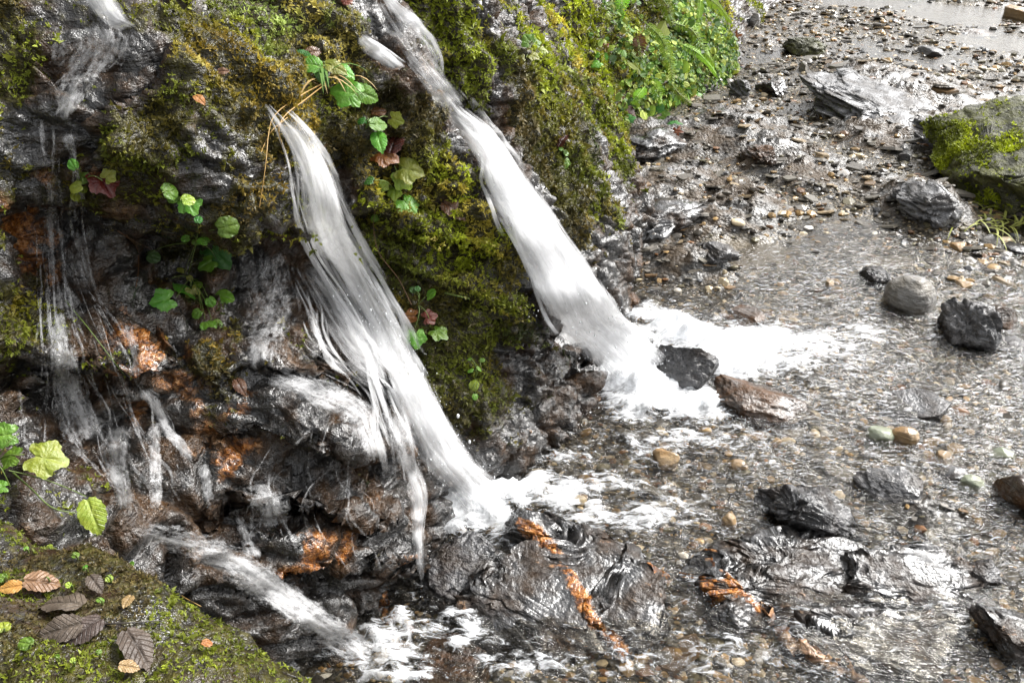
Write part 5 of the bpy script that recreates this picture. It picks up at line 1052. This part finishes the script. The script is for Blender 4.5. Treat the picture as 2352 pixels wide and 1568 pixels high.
plant('tiny seedling with round leaves near the foot of the ridge', (1090, 870), [(1088, 886, 13, 60, 'y', 'round'), (1090, 908, 8, -90, 'g', 'round'), (1082, 848, 8, 160, 'g', 'round'), (1100, 846, 8, 10, 'g', 'round'), (1108, 826, 7, 40, 'g', 'round'), (1078, 826, 6, 140, 'g', 'round')])
plant('small bright plant on the mossy ridge near the top, left of the nose', (1215, 105), [(1213, 92, 15, 120, 'g'), (1230, 98, 12, 20, 'g'), (1205, 105, 10, 200, 'g', 'round'), (1222, 128, 14, -30, 'y'), (1195, 130, 14, 190, 'y', 'round'), (1245, 118, 12, 10, 'y')])
plant('three round leaves under a brown dead leaf on the edge of the nose', (1385, 130), [(1372, 146, 13, 220, 'g'), (1386, 130, 10, -60, 'g', 'round'), (1370, 128, 7, 180, 'g', 'round'), (1400, 112, 11, 20, 'y')])
plant('single veined round leaf on the mossy nose', (1400, 205), [(1396, 213, 15, -80, 'y', 'round')])
plant('small pale leaves low on the mossy nose', (1300, 360), [(1296, 373, 12, -80, 'g'), (1300, 350, 8, 30, 'g', 'round'), (1289, 340, 6, 120, 'g', 'round')])
plant('green leaves at the foot of the fern bank', (1470, 255), [(1440, 275, 15, 10, 'd'), (1510, 258, 16, -30, 'd'), (1525, 270, 14, -40, 'g'), (1455, 235, 14, 200, 'd', 'round'), (1488, 245, 12, 20, 'd', 'round'), (1545, 285, 18, -10, 'd'), (1600, 215, 12, 10, 'g'), (1500, 215, 12, 200, 'd')])
plant('large yellowing ivy leaf with two smaller ones at the left edge', (-10, 1060), [(92, 1046, 40, 0, 'y'), (14, 1010, 26, 190, 'g'), (14, 1056, 26, 180, 'g'), (8, 1125, 16, 200, 'g')], lift=0.05)
plant('drooping yellow green leaf on a long stem over the corner boulder', (20, 1080), [(214, 1185, 40, -70, 'y', 'toothed')], lift=0.03)
plant('green leaves on the top of the right boulder, at the edge', (2350, 330), [(2340, 325, 22, 180, 'g'), (2350, 345, 18, 200, 'd'), (2300, 410, 14, 90, 'y')], lift=0.06)
_k = 0
for px, py, r, a in [(112, 1255, 11, 40), (173, 1276, 12, 30), (60, 1262, 8, 80), (250, 1330, 12, -30), (195, 1305, 9, 70), (60, 1480, 22, 170), (5, 1440, 22, 100), (110, 1332, 9, 10), (230, 1380, 13, 0), (160, 1345, 10, 140), (300, 1296, 9, 60), (225, 1500, 9, 30), (165, 1520, 9, 100), (5, 1330, 16, 170), (130, 1510, 8, 20)]:
    WHERE = ['above the brown compound leaf', 'on the boulder top beside the gully', 'near the left edge of the boulder', 'right of the grey leaf', 'just above the grey leaf', 'left of the compound leaf', 'at the left edge beside the compound leaf', 'left of the tan leaf tip', 'pale one below the grey leaf', 'between the tan and grey leaves', 'farthest right on the boulder', 'below the compound leaf', 'lowest on the boulder', 'at the left edge above the tan leaf', 'low between the stalks']
    plant('tiny round green sprout in the boulder moss, ' + WHERE[_k], (px + 6, py + 8), [(px, py, r * 0.78, a, 'g' if _k % 3 else 'y', 'round')], name='moss_sprout', cat='sprout', lift=0.010); _k += 1
DEAD = [(730, 343, 30, -75, 'b', 'toothed', 'brown curled leaf lying beside the top of the middle waterfall'), (905, 322, 34, 80, 'b', 'toothed', 'big reddish brown leaf behind the pair of bright leaves'), (880, 352, 30, -20, 'r', 'lobed', 'russet lobed leaf just below the bright leaf pair'), (868, 254, 20, 20, 'b', 'round', 'brown round leaf above the bright leaf pair'), (1040, 478, 30, -40, 'b', 'toothed', 'brown folded leaf on the ridge next to the wide waterfall'), (945, 727, 17, 170, 'r', 'lobed', 'left of two dark red leaves above the pale veined pair'), (985, 727, 17, 20, 'r', 'lobed', 'right of two dark red leaves above the pale veined pair'),
        (238, 413, 32, -50, 'r', 'lobed', 'dark russet leaf beside the tiny plant at the far left'), (1382, 103, 17, 100, 'r', 'round', 'dark red round leaf on the edge of the nose'), (1290, 325, 17, 60, 'b', 'toothed', 'dark brown leaf halfway down the mossy nose'), (1442, 262, 20, -20, 'b', 'lobed', 'pinkish brown leaf at the foot of the fern bank'), (1583, 222, 17, 90, 'o', 'maple', 'orange lobed leaf standing at the foot of the fern bank'), (1550, 242, 13, -60, 'b', 'toothed', 'small brown leaf left of the orange leaf'), (1500, 352, 10, 0, 't', 'toothed', 'small tan leaf on the slate ledge'), (1556, 302, 13, -10, 'o', 'maple', 'pale orange leaf on the slate below the fern bank'), (1690, 85, 14, -60, 'o', 'maple', 'orange leaf caught at the right end of the fern bank'), (1705, 210, 13, 30, 'r', 'lobed', 'small red leaf on the stones below the fern bank'), (1010, 210, 9, 0, 'o', 'toothed', 'small orange leaf beside the chute'), (455, 222, 16, -50, 'o', 'toothed', 'yellow orange leaf on the flat top of the ledge'), (510, 163, 12, 10, 't', 'toothed', 'pale curled leaf behind the yellow orange leaf'), (550, 885, 20, -60, 'b', 'toothed', 'brown leaf wedged left of the low ledge sheet'), (795, 5, 14, 30, 'r', 'round', 'red brown leaf at the top edge of the picture'), (720, 120, 18, 20, 'b', 'toothed', 'greyish brown leaf behind the grassy plant'), (1425, 235, 17, 80, 'b', 'toothed', 'dark brown leaf at the right side of the mossy nose'),
        (312, 1490, 50, -75, 'k', 'toothed', 'broad shiny brown leaf on the boulder, right of the compound leaf'), (88, 1345, 36, 15, 't', 'toothed', 'tan translucent leaf on the boulder above the compound leaf'), (35, 1360, 22, 200, 'o', 'toothed', 'small orange brown leaf at the left end of the tan leaf'), (222, 1352, 24, -60, 'k', 'toothed', 'small grey leaf on the boulder above the compound leaf'), (292, 1400, 17, -100, 't', 'toothed', 'narrow pale upright leaf on the boulder'), (470, 1500, 14, 20, 'o', 'round', 'orange brown leaf scrap low on the boulder'), (290, 1550, 22, 10, 't', 'toothed', 'tan leaf at the bottom edge of the boulder')]
for px, py, r, a, mk, kd, lab in DEAD:
    o, b, s = leaf_obj('dead_leaf', px, py, r, a, mk, kd, 0.013 if py > 1300 else 0.016, None, flat=1.0 if py > 1300 else 0.0)
    tag(o, lab, 'leaf')
ce = tag(empty('compound_leaf', CASTALL(230, 1432)), 'dark brown dead leaf of three leaflets lying on the corner boulder', 'leaf')
for px, py, r, a in ((150, 1405, 52, 155), (150, 1455, 44, 205), (195, 1455, 40, 235)): leaf_obj('leaflet', px, py, r, a, 'k', 'toothed', 0.013, ce, flat=1.0)
# ferns on the far bank: fronds with leaflets in two rows
FM = {'g': mat_leaf('fern_green', (0.22, 0.38, 0.03), (0.3, 0.42, 0.08), (0.30, 0.46, 0.04), 0.4, 0.4), 'b': mat_leaf('dead_fern', (0.10, 0.045, 0.018), (0.06, 0.03, 0.01), (0.16, 0.08, 0.03), 0.5, 0.3)}
def frond(pts, wpx, mk, parent, lift=0.11, npair=15, seed=0):
    C = []
    for k, (px, py) in enumerate(pts):
        q, n = CASTN(px, py); toc = (CAM - q) / np.linalg.norm(CAM - q); C.append(q + toc * lift * (0.6 + 0.8 * math.sin(math.pi * k / max(1, len(pts) - 1))))
    C = catmull(C, npair * 2 + 4); T = np.gradient(C, axis=0); T /= np.linalg.norm(T, axis=1, keepdims=True); toc = CAM - C.mean(0); toc /= np.linalg.norm(toc)
    z = toc * 0.7 + np.array([0, 0, 0.5]); z /= np.linalg.norm(z); w = wpx * dep(C.mean(0)) / FPX
    tv, tf = tube(C, np.linspace(0.003, 0.001, len(C)), 4); V = [tv]; F = [np.vstack([tf[:, :3], tf[:, [0, 2, 3]]])]; n0 = len(tv); ve = [np.ones(len(tv))]; rg = np.random.default_rng(seed)
    for i in range(2, len(C) - 1):
        f = i / len(C); L = w * (math.sin(math.pi * min(1, f * 0.86 + 0.14)) ** 0.7) * rg.uniform(0.85, 1.1); hw = np.linalg.norm(C[1] - C[0]) * 0.36
        for sd in (-1, 1):
            s = np.cross(z, T[i]) * sd; s /= np.linalg.norm(s); d = s * 0.93 + T[i] * 0.35 - z * rg.uniform(0, 0.4); d /= np.linalg.norm(d); e = np.cross(z, d)
            q = np.array([C[i], C[i] + d * L * .3 + e * hw, C[i] + d * L * .7 + e * hw * .8, C[i] + d * L - z * L * .15, C[i] + d * L * .7 - e * hw * .8, C[i] + d * L * .3 - e * hw])
            V.append(q); F.append(np.array([[0, 1, 2], [0, 2, 3], [0, 3, 4], [0, 4, 5]]) + n0); n0 += 6; ve.append(np.array([.6, 0, 0, 0, 0, 0]))
    V = np.vstack(V) - np.array(parent.location); me = mesh_np('frond', V, np.vstack(F), FM[mk], smooth=False); set_attr(me, 'vein', np.concatenate(ve)); return obj('frond', me, parent)
fe = tag(empty('fern', CASTALL(1500, 0)), 'sword fern with long hanging fronds over the far bank', 'fern')
for k, (pts, w, mk) in enumerate([([(1500, -20), (1530, 10), (1545, 60)], 22, 'g'), ([(1480, 50), (1520, 90), (1540, 150), (1545, 200)], 18, 'g'), ([(1540, 50), (1590, 70), (1620, 120), (1660, 170)], 22, 'g'), ([(1590, -20), (1640, 5), (1680, 50)], 28, 'g'), ([(1560, 100), (1600, 120), (1630, 150), (1650, 180)], 16, 'g'), ([(1540, 190), (1560, 215), (1590, 240)], 16, 'g'), ([(1610, -10), (1605, 40), (1598, 80)], 10, 'g'), ([(1570, -20), (1590, 10), (1605, 35)], 14, 'g')]): frond(pts, w, mk, fe, seed=k)
fe2 = tag(empty('fern', CASTALL(1430, -10)), 'single upright fern frond hanging at the top edge left of the big fern', 'fern'); frond([(1432, -30), (1428, 10), (1424, 50)], 20, 'g', fe2, seed=20)
fe3 = tag(empty('fern', CASTALL(1465, 75)), 'withered brown fern frond hanging on the bank', 'fern'); frond([(1462, 75), (1468, 105), (1472, 140)], 22, 'b', fe3, seed=21)
fe4 = tag(empty('fern', CASTALL(1480, 190)), 'small fern at the foot of the bank', 'fern'); frond([(1500, 180), (1510, 210), (1520, 240)], 20, 'g', fe4, seed=22, npair=12); frond([(1480, 200), (1465, 220), (1450, 240)], 16, 'g', fe4, seed=23, npair=12)
# small leafy ground cover on the far bank and a few in the moss
LEAFQ = []
rg = np.random.default_rng(5)
for k in range(6):
    t = np.linspace(0, 2 * np.pi, 8, endpoint=False); V = np.stack([np.cos(t) * (1 + .15 * rg.normal(size=8)), np.sin(t) * .8, .25 * rg.normal(size=8) * .5 + .3], 1); LEAFQ.append(V)
LEAFQ = np.array(LEAFQ); LQF = np.array([[0, 1, 2, 3], [0, 3, 4, 7], [4, 5, 6, 7]])
cpt = [CASTALL(*q) for q in ((1450, 120), (1540, 150), (1620, 120), (1500, 230), (1570, 200), (1660, 110), (1590, 40))]
dmin = np.min([np.linalg.norm(BANK - c, axis=2) / dep(c) for c in cpt], axis=0); wc = np.clip(1.05 - dmin / 0.075 + 0.9 * fbm(BANK.reshape(-1, 3) * 5, 3, 0.5, 72).reshape(dmin.shape), 0, 1) * (dmin < 0.11) * inv
gp, gn, gi, gj = sample_grid(BANK, BANK_N, wc, 5600, 61)
n2 = gn * 0.6 + np.array([0.1, -0.5, 0.5]) + rg.normal(0, .4, gn.shape); n2 /= np.linalg.norm(n2, axis=1, keepdims=True)
gcol = np.array([[0.12, 0.24, 0.03], [0.22, 0.33, 0.04], [0.30, 0.36, 0.05], [0.07, 0.15, 0.025]])[rg.integers(0, 4, len(gp))] * np.exp(rg.normal(0, .25, (len(gp), 1)) + 0.3 * fbm(gp * 6, 2, .5, 71)[:, None])
me = scatter_tufts('ground_cover', gp + gn * rg.uniform(0, .035, (len(gp), 1)), n2, 0.0115 * np.exp(rg.normal(0, .45, len(gp))), gcol, 62, LEAFQ, LQF)
tag(obj('ground_cover', me), 'small green creeping leaves covering the far bank below the ferns', 'ground cover', kind='stuff')
# stalks, roots and twigs
def stalk(label, pts, r, mk, name='grass_stalk', cat='stalk', lift=0.03):
    C = [];
    for k, (px, py) in enumerate(pts):
        q, n = CASTN(px, py); toc = (CAM - q) / np.linalg.norm(CAM - q); C.append(q + toc * lift * (0.15 if k == 0 else 1))
    C = catmull(C, 24); V, F = tube(C, np.linspace(r, r * 0.5, 24), 5); return tag(obj(name, mesh_np(name, V, F, SM[mk])), label, cat)
stalk('straw coloured stalk bent down across the top of the middle waterfall', [(745, 190), (690, 220), (635, 260), (618, 300), (610, 380), (596, 475)], 0.0014, 's')
stalk('yellow stalk hanging in front of the middle waterfall', [(745, 195), (700, 230), (655, 265), (640, 300), (655, 350), (668, 385)], 0.0016, 's')
stalk('pale stalk ending left of the middle waterfall chute', [(660, 270), (625, 300), (608, 330), (600, 350)], 0.0011, 's')
stalk('orange root hanging down the dark rock at the left', [(290, 540), (315, 570), (318, 620), (312, 660)], 0.0017, 'b', 'root', 'root')
stalk('brown root across the dark rock at the left', [(270, 530), (310, 555), (345, 572), (365, 590)], 0.0015, 'b', 'root', 'root')
stalk('thin dark twig leaning over the fern bank', [(1760, -10), (1745, 40), (1720, 80)], 0.003, 'k', 'twig', 'twig')
stalk('pale twig lying on the corner boulder', [(408, 1362), (430, 1375), (462, 1392)], 0.0018, 's', 'twig', 'twig', 0.006)
stalk('long thin stem rising from the pale veined leaf pair', [(945, 700), (915, 640), (870, 580), (858, 520), (862, 480)], 0.0012, 'b', 'vine_stem', 'stem')
stalk('long green stem arching across the corner boulder to the drooping leaf', [(30, 1085), (70, 1120), (120, 1165), (185, 1180)], 0.0016, 'g', 'vine_stem', 'stem')
stalk('yellow green twig end sticking out low on the ridge', [(1022, 672), (1045, 678), (1078, 686)], 0.0028, 'g', 'twig', 'twig')
stalk('thin green creeper hanging over the rusty knob at the left', [(150, 690), (200, 750), (250, 815), (285, 860)], 0.0012, 'g', 'vine_stem', 'stem')
stalk('dark straight twig lying across the boulder between two leaves', [(235, 1432), (290, 1430), (370, 1424)], 0.0011, 'k', 'twig', 'twig', 0.006)
# grass tuft by the right boulder, straps of grass on the brow plant
def blades(label, cpx, cpy, n, spread, length, mk, seed, name='grass_tuft', cat='grass'):
    root, nr = CASTN(cpx, cpy); e = tag(empty(name, root), label, cat); rg = np.random.default_rng(seed)
    for k in range(n):
        a = rg.uniform(0, 2 * np.pi); L = length * rg.uniform(0.6, 1.2); o = np.array([rg.normal(0, spread), rg.normal(0, spread * .6), 0]); t = np.linspace(0, 1, 7)[:, None]
        C = o + t * L * np.array([math.cos(a) * .8, math.sin(a) * .8 - .3, .75]) - np.array([0, 0, 1]) * L * .8 * t ** 2; s = np.array([-math.sin(a), math.cos(a), 0]) * L * 0.03
        w = (1 - t ** 2); V = np.vstack([C - s * w, C + s * w]); F = np.array([[i, i + 1, i + 8, i + 7] for i in range(6)]); obj('blade', mesh_np('blade', V, F, SMG[mk]), e)
SMG = {'y': mat_stem('pale_grass', (0.30, 0.32, 0.06)), 'g': mat_stem('green_grass', (0.10, 0.2, 0.03)), 's': mat_stem('straw_grass', (0.38, 0.26, 0.10))}
blades('pale yellow grass tuft at the foot of the right boulder', 2290, 515, 46, 0.09, 0.16, 'y', 3)
blades('straw coloured blades hanging below the glossy plant on the brow', 735, 190, 14, 0.03, 0.11, 's', 4)
blades('green arching blades on the mossy brow', 745, 165, 12, 0.03, 0.11, 'g', 5)
